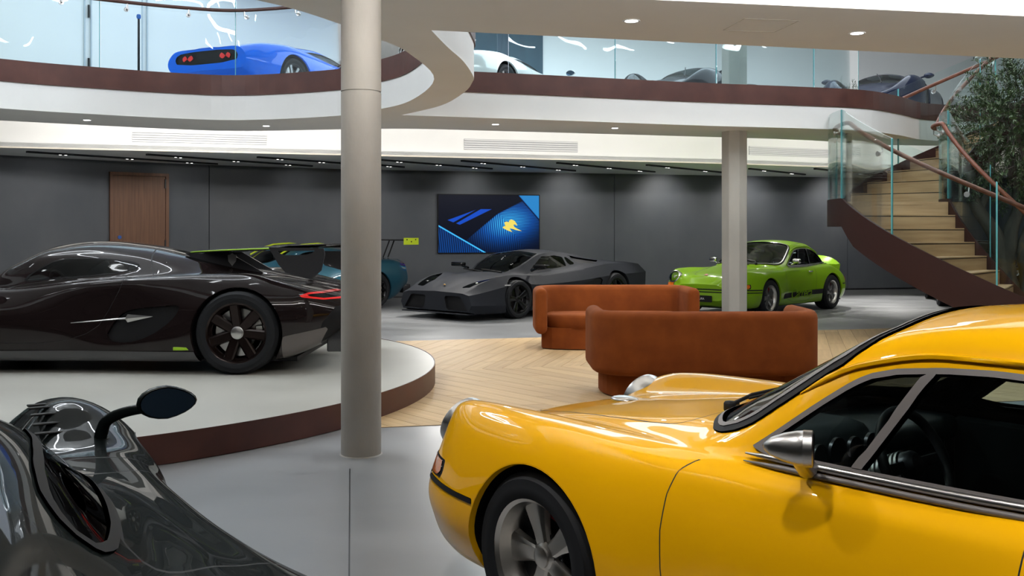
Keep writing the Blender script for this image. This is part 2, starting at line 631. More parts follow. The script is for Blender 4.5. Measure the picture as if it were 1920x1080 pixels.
hp = tag(MB().wallstrip([(x - .22, y - .2), (x + .2, y - .12), (x + .13, y + .3), (x - .29, y + .22)], Z_SOF - .0015, Z_SOF + .001, .006, True).build('access_panel_frame', mat('panel_line', (.35, .33, .3), .6)),
         'thin square access panel outline in the nearest ceiling strip', 'access panel')

M_vent = mat('vent_slat', (.66, .66, .66), .4)
M_ventback = mat('vent_back', (.32, .33, .34), .6)


def on_line(line, px):
    k = (px - 960) / 1867
    for a, b in zip(line[:-1], line[1:]):
        fa, fb = a[0] - k * a[1], b[0] - k * b[1]
        if fa <= 0 <= fb:
            t = fa / (fa - fb)
            return (a[0] + (b[0] - a[0]) * t, a[1] + (b[1] - a[1]) * t)


for (x0, x1, y0, y1), lab in (((248, 500, 248, 269), 'long white slatted air vent in the bright cove above the wooden door'),
                              ((870, 1083, 263, 283), 'long white slatted air vent in the bright cove above the wall screen'),
                              ((1404, 1600, 278, 294), 'long white slatted air vent in the bright cove behind the stair glass')):
    n = 8
    line = [on_line(FAR_LOW, x0 + (x1 - x0) * i / n) for i in range(n + 1)]
    mid = line[n // 2]
    s = 1867 / mid[1]
    zt, zb = 1.45 + (435 - y0) / s, 1.45 + (435 - y1) / s
    e = empty('air_vent', (mid[0], mid[1], zb), 0, lab, 'air vent', 'cove air vents')
    rel = [(p[0] - mid[0], p[1] - mid[1] - .004) for p in line]
    MB().wallstrip(rel, 0, zt - zb, -.002).build('back_plate', M_ventback, e)
    for k in range(5):
        zz = (zt - zb) * (k + .5) / 5
        MB().wallstrip([(p[0], p[1] - .002) for p in rel], zz - .013, zz + .013, -.02).build('slat', M_vent, e)

M_slot = mat('track_slot_black', (.008, .01, .014), .4)
slots = [((50, 283), (407, 306)), ((275, 288), (585, 310)), ((483, 293), (640, 304.5)), ((640, 302), (757, 312)), ((709, 298), (922, 315)), ((866, 300), (1078, 319)), ((1045, 304), (1227, 321)), ((1213, 308), (1355, 322)),
         ((1405, 315), (1509, 326)), ((1528, 315), (1640, 327))]
slot_where = ['furthest left, above the wooden door', 'second from the left, right of the wooden door', 'third from the left, beside the front column', 'short one behind the front column', 'just right of the front column',
              'above the wall screen', 'above the dark grey wedge car', 'left of the far column', 'right of the far column', 'behind the stair glass']
for i, ((a, b), w) in enumerate(zip(slots, slot_where)):
    p = Vector((*ground(*a, Z_LOW), Z_LOW - .001))
    q = Vector((*ground(*b, Z_LOW), Z_LOW - .001))
    d = (q - p)
    e = empty('ceiling_track_light', p, math.atan2(d.y, d.x), 'black track light in the low ceiling, ' + w, 'track light', 'track lights in the low ceiling')
    L = d.length
    MB().box((0, -.03, -.03), (L, .03, .004)).build('channel', M_slot, e)
    nh = max(2, int(L / 1.1))
    for k in range(nh):
        t = L * (k + .5) / nh
        for dx in (-.05, .05):
            MB().lathe([(.0001, -.033), (.02, -.033), (.024, -.028)], 10, Matrix.Translation((t + dx, 0, 0)), axis='z').build('lamp_head', M_led_soft, e)
# track lamps that pick out the cars and wash the wall
for (x, y, tx, ty, tz, pw, ang) in ((-7.3, 17.4, -7.0, 16.3, .0, 90, 80), (-5.2, 17.9, -4.6, 16.6, .5, 95, 75), (-3.2, 18.0, -2.6, 17.0, .2, 220, 80), (-1.3, 18.2, -1.6, 15.9, 0, 330, 85),
                                    (0.4, 18.8, .2, 17.6, .4, 200, 75), (2.0, 19.2, 1.9, 17.4, 0, 240, 80), (3.6, 19.7, 4.3, 18.4, .3, 260, 75), (5.4, 20.6, 5.6, 19.4, 0, 330, 80),
                                    (6.6, 21.2, 6.9, 20.2, 0, 420, 80), (8.6, 22.2, 8.4, 20.9, 0, 420, 85)):
    spot_light('track_beam', (x, y, Z_LOW - .06), (tx, ty, tz), pw, ang, .7, NEUT, .05)
for px, pw in ((90, 4), (330, 5), (560, 7), (700, 12), (880, 20), (1060, 30), (1240, 42), (1400, 42), (1560, 42)):
    (x, y), a = wall_at(px)
    spot_light('wall_wash', (x + math.sin(a) * .9, y - math.cos(a) * .9, Z_LOW - .06), (x, y, 1.9), pw, 110, .9, NEUT, .06)

# linear light fittings on the upper ceiling
LIN = [(x, y, 1.07) for x in (-9.5, -7.3, -5.1, -2.9, -.7) for y in (1.5, 6.0)] + [(7.15, 3.1, -.27), (8.8, 4.1, -.27), (10.2, 4.7, -.27), (11.5, 5.3, -.27), (5.5, 2.6, -.27)]
for x0, y0, rz in LIN:
    e = MB().box((-.7, -.04, -.03), (.7, .04, 0)).build('linear_ceiling_light', M_led)
    e.location = (x0, y0, Z_TOP)
    e.rotation_euler = (0, 0, rz)
    tag(e, 'slim white linear light on the ceiling of the upper floor, mirrored in the glass balustrades', 'ceiling light', 'linear lights of the upper floor')

# spots added under the upper ceiling to brighten the rear sofa
for (x, y, tx, ty, lab) in ((1.2, 9.9, 1.1, 12.8, 'added white ceiling spot high above the lounge, brightening the rear sofa'), (2.6, 10.2, 1.9, 12.9, 'added white ceiling spot high above the lounge, nearer the staircase')):
    e = empty('ceiling_spot', (x, y, Z_TOP), 0, lab, 'ceiling spot', 'added lounge spots')
    MB().lathe([(.0001, -.16), (.05, -.16), (.06, -.15), (.06, 0)], 18, axis='z').build('lamp_can', M_trimw, e, 40)
    MB().lathe([(.0001, -.162), (.045, -.162)], 18, axis='z').build('lens', M_led, e)
    spot_light('lounge_fill', (x, y, Z_TOP - .18), (tx, ty, .4), 620, 24, .6, NEUT, .05)

# LED ring pendants hanging over the voids
M_ring = emit_mat('led_ring', (.88, .94, 1), 40)
for (x, y, z, r, lab) in ((-4.3, 9.0, 5.5, 1.5, 'large white LED ring pendant over the round void'), (-6.2, 10.6, 5.9, 1.0, 'small white LED ring pendant over the far side of the round void'),
                          (3.0, 11.2, 5.6, 1.5, 'large white LED ring pendant over the lounge'), (6.4, 12.6, 5.9, 1.0, 'small white LED ring pendant over the staircase'),
                          (.4, 2.6, 5.4, 0.0, '')):
    if not r:
        continue
    e = empty('ring_pendant_light', (x, y, z), 0, lab, 'pendant light', 'LED ring pendants')
    pts = [(r * math.cos(2 * PI * i / 64), r * math.sin(2 * PI * i / 64), 0) for i in range(65)]
    MB().tube(pts, .045, 8, False).build('light_ring', M_ring, e, 60)
    for k in range(3):
        t = 2 * PI * k / 3
        MB().tube([(r * math.cos(t), r * math.sin(t), .03), (r * math.cos(t), r * math.sin(t), Z_TOP - z)], .004, 5).build('suspension_wire', M_black, e)

# spot heads in the low ceiling of the hall behind the photographer (mirrored in the paintwork)
for i, (x, y) in enumerate([(-2.6, 1.2), (-1.1, 2.0), (.4, 1.0), (1.6, 2.6), (3.0, 1.6), (2.6, 4.4), (4.4, 4.6), (-.4, -1.2), (2.0, -1.4), (-2.4, -1.6)]):
    e = empty('ceiling_spot', (x, y, Z_LOW), .3 * i, 'twin recessed ceiling spot in the low hall ceiling', 'ceiling spot', 'hall ceiling spots')
    MB().box((-.13, -.06, -.004), (.13, .06, 0)).build('plate', M_slot, e)
    for dx in (-.06, .06):
        MB().lathe([(.0001, -.01), (.04, -.01), (.045, -.004)], 14, Matrix.Translation((dx, 0, 0)), axis='z').build('lamp_head', M_led, e)
    spot_light('spot_beam', (x, y, Z_LOW - .04), (x + .1, y + .3, 0), 56, 85, .7, NEUT, .05)

for (x, y, tx, ty, tz, pw, what) in ((-.7, 3.3, .7, 3.9, .6, 125, 'front wing'), (.1, 2.2, 1.1, 2.9, .7, 76, 'door'), (1.1, 1.2, 1.9, 1.9, .8, 50, 'tail')):  # extra spots added to brighten the yellow coupe
    e = empty('ceiling_spot', (x, y, Z_LOW), .4, 'added recessed ceiling spot brightening the ' + what + ' of the yellow coupe', 'ceiling spot', 'hall ceiling spots')
    MB().lathe([(.0001, -.01), (.045, -.01), (.06, -.004), (.06, 0)], 18, axis='z').build('lamp_head', M_led, e)
    spot_light('spot_beam', (x, y, Z_LOW - .04), (tx, ty, tz), pw, 75, .8, NEUT, .05)

# ------------------------------------------------------------------ wooden chevron floor
M_planks = []
for i in range(5):
    t = [(.52, .355, .18), (.485, .33, .168), (.545, .37, .19), (.505, .34, .175), (.455, .305, .155)][i]
    m = mat('oak_plank_%d' % i, t, .55, spec=.3)
    add_noise(m, 1.0, tuple(c * .86 for c in t), tuple(min(1, c * 1.08) for c in t), 6, stretch=(1.2, 22, 1), bump=.05)
    M_planks.append(m)
WOOD = [(-5.2, 6.45), (9.0, 9.55), (9.0, 15.75), (-5.2, 12.3)]


def clip_poly(P, C):
    for i in range(len(C)):
        a, b = C[i], C[(i + 1) % len(C)]
        f = lambda p: (b[0] - a[0]) * (p[1] - a[1]) - (b[1] - a[1]) * (p[0] - a[0])
        Q = []
        for j in range(len(P)):
            p, q = P[j], P[(j + 1) % len(P)]
            fp, fq = f(p), f(q)
            if fp >= 0:
                Q.append(p)
            if fp * fq < 0:
                t = fp / (fp - fq)
                Q.append((p[0] + (q[0] - p[0]) * t, p[1] + (q[1] - p[1]) * t))
        P = Q
        if not P:
            break
    return P


wf = MB().prism(WOOD, -.002, .0015).build('floor_wood', mat('oak_gap', (.16, .1, .06), .7))
tag(wf, 'pale oak chevron floor of the lounge', None, None, 'structure')
rot = .215
ca, sa = math.cos(rot), math.sin(rot)
SEAM = (0.0, 10.6)
planks = []
for side in (1, -1):
    ang = side * math.radians(62)
    dx, dy = math.cos(ang), math.sin(ang)
    w = .19
    pitch = w / abs(math.sin(ang))
    half = [(-16, 0), (16, 0), (16, 8), (-16, 8)] if side > 0 else [(-16, -8), (16, -8), (16, 0), (-16, 0)]
    for k in range(-40, 60):
        x0 = k * pitch
        t = -random.random() * 1.2 - .6
        while t < 7.5:
            L = random.choice((1.5, 1.9, 2.3))
            a, b = t + .003, t + L - .003
            t += L
            hw = pitch / 2 - .0025
            # board as a parallelogram running along (dx,dy)
            sgn = 1
            P = [(x0 - hw + dx * a, dy * a), (x0 + hw + dx * a, dy * a), (x0 + hw + dx * b, dy * b), (x0 - hw + dx * b, dy * b)]
            P = P if side > 0 else P[::-1]
            P = clip_poly(P, half)
            if len(P) < 3:
                continue
            P = [(SEAM[0] + p[0] * ca - p[1] * sa, SEAM[1] + p[0] * sa + p[1] * ca) for p in P]
            P = clip_poly(P, WOOD)
            if len(P) < 3:
                continue
            c = (sum(p[0] for p in P) / len(P), sum(p[1] for p in P) / len(P))
            planks.append((c, P, ang + rot))
shown = lambda c: (-1.6 < c[0] < 5.5 and (c[0] + 4.8) ** 2 + (c[1] - 9.3) ** 2 > 15)
planks.sort(key=lambda p: (not shown(p[0]), p[0][1]))
for c, P, a in planks[:290]:
    ci, si = math.cos(-a), math.sin(-a)
    loc = [((p[0] - c[0]) * ci - (p[1] - c[1]) * si, (p[0] - c[0]) * si + (p[1] - c[1]) * ci) for p in P]
    o = MB().prism(loc, 0, .003).build('plank', random.choice(M_planks), wf)
    o.location = (c[0], c[1], .0015)
    o.rotation_euler = (0, 0, a)
if len(planks) > 290:
    mb = MB()
    for c, P, a in planks[290:]:
        mb.prism(P, .0015, .0045)
    tag(mb.build('plank_field', M_planks[0], wf), None, None, None, 'stuff')

# ------------------------------------------------------------------ round display platform
pc, pr = (-4.8, 9.3), 4.07
circ = [(pr * math.cos(2 * PI * i / 120), pr * math.sin(2 * PI * i / 120)) for i in range(120)]
pf = empty('display_platform', (*pc, 0), 0, 'low round display platform with grey top and oxide brown steel rim', 'platform')
MB().prism([(x * .992, y * .992) for x, y in circ], .0, .022).build('plinth', M_black, pf)
MB().prism([(x * .998, y * .998) for x, y in circ], .022, .19).build('top', M_plat, pf)
for k in range(3):
    a0 = -100 + 120 * k
    seg = [(pr * math.cos(math.radians(a)), pr * math.sin(math.radians(a))) for a in np.linspace(a0 + .03, a0 + 119.97, 60)]
    MB().wallstrip(seg, .004, .194, .008).build('rim_band', M_steel, pf, 40)

# ------------------------------------------------------------------ columns
c1 = empty('column', (-.985, 6.5, 0), 0, 'round bare concrete column in front of the black car', 'column')
MB().lathe([(.0001, 0), (.130, 0), (.130, 2.355)], 40, axis='z').build('shaft', M_conc, c1, 40)
MB().lathe([(.126, 2.355), (.126, 2.365)], 40, axis='z').build('shaft_joint', M_conc, c1, 40)
MB().lathe([(.130, 2.365), (.130, 3.0)], 40, axis='z').build('shaft', M_conc, c1, 40)
MB().lathe([(.13, .006), (.137, .005), (.14, 0)], 40, axis='z').build('base_seal', mat('sealant', (.42, .4, .38), .5), c1, 40)
c2 = empty('column', (3.44, 15.4, 0), math.radians(9), 'pale faceted concrete column in front of the green car', 'column')
octo = [(.205 * math.cos(2 * PI * i / 8), .205 * math.sin(2 * PI * i / 8)) for i in range(8)]
octo = [q for i in range(8) for q in [tuple(np.array(octo[i]) * .96 + np.array(octo[i - 1]) * .04), tuple(np.array(octo[i]) * .96 + np.array(octo[(i + 1) % 8]) * .04)]]
MB().prism(octo, 0, 2.4).build('shaft', M_conc2, c2)
MB().prism([(x * .995, y * .995) for x, y in octo], 2.4, 2.406).build('shaft_joint', M_conc2, c2)
MB().prism(octo, 2.406, 3.0).build('shaft', M_conc2, c2)
c3 = tag(MB().prism(octo, Z_UP, Z_TOP).build('column', M_conc2), 'pale concrete column standing on the upper gallery', 'column')
c3.location = (3.44, 15.4, 0)
c3.rotation_euler = (0, 0, math.radians(9))

# ------------------------------------------------------------------ door in the back wall
M_oak = mat('oak_door', (.17, .075, .035), .5)
add_noise(M_oak, 1.0, (.12, .052, .026), (.20, .09, .042), 8, stretch=(30, 30, 1.2))
(x0, y0), a0 = wall_at(206)
(x1, y1), a1 = wall_at(316)
dw = math.hypot(x1 - x0, y1 - y0)
dr = empty('door_1', (x0, y0 - .03, 0), math.atan2(y1 - y0, x1 - x0), 'tall oak door in the grey back wall', 'door', None, 'structure')
dh = 2.60
MB().box((0, -.05, 0), (.06, .03, dh)).build('door_jamb', M_oak, dr)
MB().box((dw - .06, -.05, 0), (dw, .03, dh)).build('door_jamb', M_oak, dr)
MB().box((.06, -.05, dh - .06), (dw - .06, .03, dh)).build('door_head', M_oak, dr)
lf = MB().box((.066, -.035, .008), (dw - .066, .02, dh - .066)).build('door_leaf', M_oak, dr)
MB().lathe([(.0001, -.05), (.034, -.05), (.036, -.034)], 20, Matrix.Translation((.18, 0, 1.35))).build('lock_disc', mat('blue_disc', (.01, .09, .4), .4), lf, 40)
for z in (1.2, 2.4):
    MB().box((dw - .085, -.06, z - .09), (dw - .06, -.03, z + .09)).build('hinge', M_slot, lf)

# ------------------------------------------------------------------ wall screen
(x0, y0), a0 = wall_at(821)
(x1, y1), a1 = wall_at(1012)
tw = math.hypot(x1 - x0, y1 - y0)
tv = empty('wall_tv', (x0, y0 - .06, .97), math.atan2(y1 - y0, x1 - x0), 'large black wall screen showing a blue car panel with a yellow emblem', 'tv')
th = 1.33
MB().box((0, 0, 0), (tw, .04, th)).build('casing', M_black, tv)
ax0, ax1, az0, az1 = .02, tw - .02, .02, th - .02


def screen_pic():
    m = bpy.data.materials.new('screen_picture')
    m.use_nodes = True
    nt = m.node_tree
    b = nt.nodes['Principled BSDF']
    b.inputs['Base Color'].default_value = (.003, .004, .008, 1)
    b.inputs['Roughness'].default_value = .3
    b.inputs['Specular IOR Level'].default_value = .08
    tc = nt.nodes.new('ShaderNodeTexCoord')
    sp = nt.nodes.new('ShaderNodeSeparateXYZ')
    nt.links.new(tc.outputs['Generated'], sp.inputs[0])

    def node(op, *a):
        n = nt.nodes.new('ShaderNodeMath')
        n.operation = op
        for i, v in enumerate(a):
            if isinstance(v, (int, float)):
                n.inputs[i].default_value = v
            else:
                nt.links.new(v, n.inputs[i])
        return n.outputs[0]
    u, v = sp.outputs[0], sp.outputs[2]
    # u to the right, v upward, both 0..1; picture coordinates as in the frame (y down)
    y = node('SUBTRACT', 1.0, v)

    def above(x0, y0, x1, y1, soft=.012):
        """1 below the line through two picture points"""
        k = (y1 - y0) / (x1 - x0)
        e = node('SUBTRACT', y, node('ADD', node('MULTIPLY', u, k), y0 - k * x0))
        r = nt.nodes.new('ShaderNodeMapRange')
        r.inputs[1].default_value = -soft
        r.inputs[2].default_value = soft
        nt.links.new(e, r.inputs[0])
        return r.outputs[0]
    inv = lambda a: node('SUBTRACT', 1.0, a)
    mul = lambda *a: a[0] if len(a) == 1 else node('MULTIPLY', a[0], mul(*a[1:]))
    body = mul(above(.17, .70, .58, .33), above(.58, .33, .79, .02), above(.78, .0, 1.0, .44))
    corner = mul(above(.77, -.03, 1.0, .38) if False else inv(above(.78, -.03, 1.0, .41)))
    # glow centred on the emblem
    gx = node('MULTIPLY', node('SUBTRACT', u, .68), 1.9)
    gy = node('MULTIPLY', node('SUBTRACT', y, .47), 1.7)
    # rotate the glow along the diagonal
    g1 = node('MULTIPLY', node('ADD', gx, gy), .9)
    g2 = node('MULTIPLY', node('SUBTRACT', gx, gy), .75)
    d2 = node('ADD', node('MULTIPLY', g1, g1), node('MULTIPLY', g2, g2))
    glow = node('POWER', 2.718, node('MULTIPLY', d2, -3.2))
    # weave: vertical ribs left, fanned ribs right
    rib1 = node('SINE', node('MULTIPLY', node('ADD', u, node('MULTIPLY', y, -.06)), 300.0))
    rib2 = node('SINE', node('MULTIPLY', node('ADD', y, node('MULTIPLY', u, -.12)), 230.0))
    sel = above(.55, .2, .86, .95, .005)
    rib = node('ADD', mul(rib1, sel), mul(rib2, inv(sel)))
    ribs = node('ADD', .62, node('MULTIPLY', rib, .38))
    lum = mul(body, glow, ribs)
    low = mul(above(0, .53, .45, 1.0), node('ADD', .12, node('MULTIPLY', rib1, .1)))
    edge = mul(above(0, .525, .45, .985, .006), inv(above(0, .55, .45, 1.01, .006)))
    lum = node('ADD', lum, node('ADD', low, edge))
    lum = node('ADD', lum, mul(corner, .55))
    panel = mul(above(.10, .43, .36, .26, .004), inv(above(.17, .55, .55, .22, .004)), inv(above(.30, .24, .55, .245, .004)) if False else above(.1, .245, .6, .245, .004),
                inv(above(.14, .49, .34, .27, .004)) if False else 1.0, inv(above(.12, .46, .27, .56, .004)))
    bar = mul(above(.145, .475, .33, .29, .003), inv(above(.165, .50, .36, .30, .003)))
    panel = mul(panel, inv(bar))
    r = nt.nodes.new('ShaderNodeValToRGB')
    r.color_ramp.elements[0].color = (.0005, .0015, .008, 1)
    r.color_ramp.elements[1].color = (.06, .55, .95, 1)
    e = r.color_ramp.elements.new(.35)
    e.color = (.004, .09, .42, 1)
    nt.links.new(lum, r.inputs[0])
    mx = nt.nodes.new('ShaderNodeMix')
    mx.data_type = 'RGBA'
    nt.links.new(panel, mx.inputs[0])
    nt.links.new(r.outputs[0], mx.inputs[6])
    mx.inputs[7].default_value = (.004, .07, .55, 1)
    nt.links.new(mx.outputs[2], b.inputs['Emission Color'])
    b.inputs['Emission Strength'].default_value = 1.0
    return m


sc = MB().box((ax0, -.004, az0), (ax1, 0, az1)).build('screen', screen_pic(), tv)
em = [(.52, .46), (.555, .44), (.61, .455), (.655, .42) if False else (.625, .44), (.63, .42), (.66, .41), (.69, .425), (.72, .46), (.755, .515), (.765, .53), (.75, .525), (.725, .49), (.715, .485), (.72, .51), (.70, .515), (.735, .55), (.79, .60), (.82, .625), (.79, .625), (.72, .60), (.70, .575), (.69, .60), (.70, .62), (.72, .64), (.69, .635), (.65, .60), (.63, .57), (.635, .535), (.655, .52), (.645, .49)]
em = [(.645, .475), (.67, .46), (.69, .475), (.695, .44), (.715, .425), (.745, .445), (.765, .49), (.775, .53), (.745, .51), (.735, .525), (.75, .56), (.82, .625), (.76, .605), (.705, .575), (.70, .59), (.725, .64), (.68, .615), (.63, .57), (.635, .545), (.655, .54)]
EMB = [(p[0] * tw, (1 - p[1]) * th) for p in em]
mb = MB()
Mx = Matrix(((1, 0, 0, 0), (0, 0, -1, -.0042), (0, 1, 0, 0), (0, 0, 0, 1)))
mb.prism(EMB[::-1], 0, .0008, M=Mx)
mb.build('screen_emblem', emit_mat('emblem_yellow', (.9, .72, .12), 1.0), tv)

# dark panel, door frame and pole on the upper floor
(x0, y0), a0 = wall_at(870)
(x1, y1), a1 = wall_at(1017)
o = MB().box((0, -.04, 0), (math.hypot(x1 - x0, y1 - y0), 0, Z_TOP - Z_UP)).build('wall_panel_dark', mat('slate_blue_panel', (.02, .06, .09), .5))
add_noise(MATS['slate_blue_panel'], 3, (.017, .05, .075), (.03, .075, .105), 6, stretch=(6, 6, .6))
o.location = (x0, y0, Z_UP)
o.rotation_euler = (0, 0, math.atan2(y1 - y0, x1 - x0))
tag(o, 'dark slate wall panel behind the silver car on the gallery', None, None, 'structure')
M_grout = mat('frame_grey', (.45, .5, .54), .5)
(x0, y0), a0 = wall_at(159)
(x1, y1), a1 = wall_at(276)
ud = empty('door_2', (x0, y0 - .02, Z_UP), math.atan2(y1 - y0, x1 - x0), 'flush white door on the upper floor left of the blue car', 'door', None, 'structure')
w = math.hypot(x1 - x0, y1 - y0)
for xx in (0, .12, w - .1, w):
    MB().box((xx - .012, -.02, 0), (xx + .012, .02, 2.8)).build('door_jamb', M_grout, ud)
MB().box((.13, -.012, .01), (w - .11, .01, 2.75)).build('door_leaf', M_upwall, ud)
for z in (1.0, 2.0):
    MB().box((.06, -.03, z - .12), (.085, 0, z + .12)).build('hinge', M_black, ud)
p = ((260 - 960) / 1867 * 16.6, 16.6)
e = empty('stanchion_post', (*p, Z_UP), 0, 'thin black post with a blue top on the upper floor', 'post')
MB().lathe([(.0001, 0), (.16, 0), (.16, .012), (.02, .03), (.018, 1.4), (.0001, 1.4)], 16, axis='z').build('shaft', M_black, e, 40)
MB().lathe([(.0001, 1.39), (.03, 1.41), (.038, 1.44), (.03, 1.475), (.0001, 1.485)], 16, axis='z').build('knob', mat('blue_knob', (.01, .12, .45), .3), e, 40)
# ------------------------------------------------------------------ car building kit
def pchip(xk, yk, x):
    xk = np.asarray(xk, float)
    yk = np.asarray(yk, float)
    if xk[0] > xk[-1]:
        xk, yk = xk[::-1], yk[::-1]
    h = np.diff(xk)
    d = np.diff(yk) / h
    m = np.zeros_like(yk)
    m[0], m[-1] = d[0], d[-1]
    for i in range(1, len(xk) - 1):
        if d[i - 1] * d[i] > 0:
            w1, w2 = 2 * h[i] + h[i - 1], h[i] + 2 * h[i - 1]
            m[i] = (w1 + w2) / (w1 / d[i - 1] + w2 / d[i])
    x = np.clip(x, xk[0], xk[-1])
    i = np.clip(np.searchsorted(xk, x) - 1, 0, len(h) - 1)
    t = (x - xk[i]) / h[i]
    return ((2 * t ** 3 - 3 * t ** 2 + 1) * yk[i] + (t ** 3 - 2 * t ** 2 + t) * h[i] * m[i] + (-2 * t ** 3 + 3 * t ** 2) * yk[i + 1] + (t ** 3 - t ** 2) * h[i] * m[i + 1])


def keys(s):
    """'x:v x:v ...' -> two lists"""
    a = [tuple(float(c) for c in q.split(':')) for q in s.split()]
    return [p[0] for p in a], [p[1] for p in a]


class Surf:
    """polygon soup with smooth normals that can be cut by implicit functions"""

    def __init__(self, V, N, F):
        self.V, self.N, self.F = V, N, F

    def split(self, f):
        val = f(self.V)
        val = np.where(np.abs(val) < 1e-6, 1e-6, val)
        neg = val < 0
        V, N = self.V, self.N
        quads = np.array([q for q in self.F if len(q) == 4], int).reshape(-1, 4)
        polys = [q for q in self.F if len(q) != 4]
        qs = neg[quads].sum(1) if len(quads) else np.zeros(0, int)
        res = []
        for want in (True, False):
            whole = quads[qs == (4 if want else 0)]
            used = np.zeros(len(V), bool)
            used[whole.ravel()] = True
            mixed = [tuple(q) for q in quads[(qs > 0) & (qs < 4)]] + polys
            nv, nn, cut = [], [], {}
            extra = set()
            todo = []
            for fc in mixed:
                ins = [neg[i] == want for i in fc]
                if any(ins):
                    todo.append((fc, ins))
                    extra.update(i for i, k in zip(fc, ins) if k)
            if extra:
                used[list(extra)] = True
            ids = np.nonzero(used)[0]
            mp = np.full(len(V), -1)
            mp[ids] = np.arange(len(ids))
            base = len(ids)
            fs = [tuple(q) for q in mp[whole].tolist()]
            for fc, ins in todo:
                P = []
                for a in range(len(fc)):
                    i, j = fc[a], fc[(a + 1) % len(fc)]
                    if ins[a]:
                        P.append(int(mp[i]))
                    if neg[i] != neg[j]:
                        k = (i, j) if i < j else (j, i)
                        if k not in cut:
                            t = val[i] / (val[i] - val[j])
                            cut[k] = base + len(nv)
                            nv.append(V[i] + (V[j] - V[i]) * t)
                            n = N[i] + (N[j] - N[i]) * t
                            nn.append(n / (np.linalg.norm(n) + 1e-9))
                        P.append(cut[k])
                if len(P) >= 3:
                    fs.append(tuple(P))
            s = Surf(np.vstack([V[ids], np.array(nv).reshape(-1, 3)]), np.vstack([N[ids], np.array(nn).reshape(-1, 3)]), fs)
            s.cut = set(cut.values())
            res.append(s)
        return res

    def offset(self, d):
        s = Surf(self.V + self.N * d, self.N, self.F)
        s.cut = getattr(self, 'cut', set())
        return s

    def half(self, sign):
        """faces on one side of the centre plane"""
        keep = [f for f in self.F if sign * sum(self.V[i][1] for i in f) > 0]
        ids = sorted({i for f in keep for i in f})
        mp = {i: k for k, i in enumerate(ids)}
        return Surf(self.V[ids], self.N[ids], [tuple(mp[i] for i in f) for f in keep])

    def build(self, name, m, parent, faceted=None, offset=0.0, rim=0.0):
        if not self.F:
            return None
        V, F, N = self.V + self.N * offset, list(self.F), self.N
        if rim:
            cnt = {}
            for f in F:
                for a in range(len(f)):
                    k = (f[a], f[(a + 1) % len(f)])
                    cnt[k] = 1
            V = list(V)
            N = list(N)
            top = np.array(V)
            for (i, j) in list(cnt):
                if (j, i) not in cnt:
                    a_, b_ = top[i], top[j]
                    c_, d_ = self.V[j] - self.N[j] * rim, self.V[i] - self.N[i] * rim
                    nn_ = np.cross(d_ - b_, c_ - a_)
                    nn_ = -nn_ / (np.linalg.norm(nn_) + 1e-9)
                    k0 = len(V)
                    V += [b_, a_, d_, c_]
                    N += [nn_] * 4
                    F.append((k0, k0 + 1, k0 + 2, k0 + 3))
        if faceted:
            return mesh_obj(name, V, F, m, parent, True, faceted)
        return mesh_obj(name, V, F, m, parent, normals=N)

    def rim_strip(self, fn):
        """strip of faces from the freshly cut edge to fn(vertex)"""
        V, F, idx = [], [], {}
        c = self.cut
        for f in self.F:
            for a in range(len(f)):
                i, j = f[a], f[(a + 1) % len(f)]
                if i in c and j in c:
                    for q in (i, j):
                        if q not in idx:
                            idx[q] = len(V)
                            V.append(tuple(self.V[q]))
                            V.append(tuple(fn(self.V[q])))
                    F.append((idx[j], idx[i], idx[i] + 1, idx[j] + 1))
        return V, F


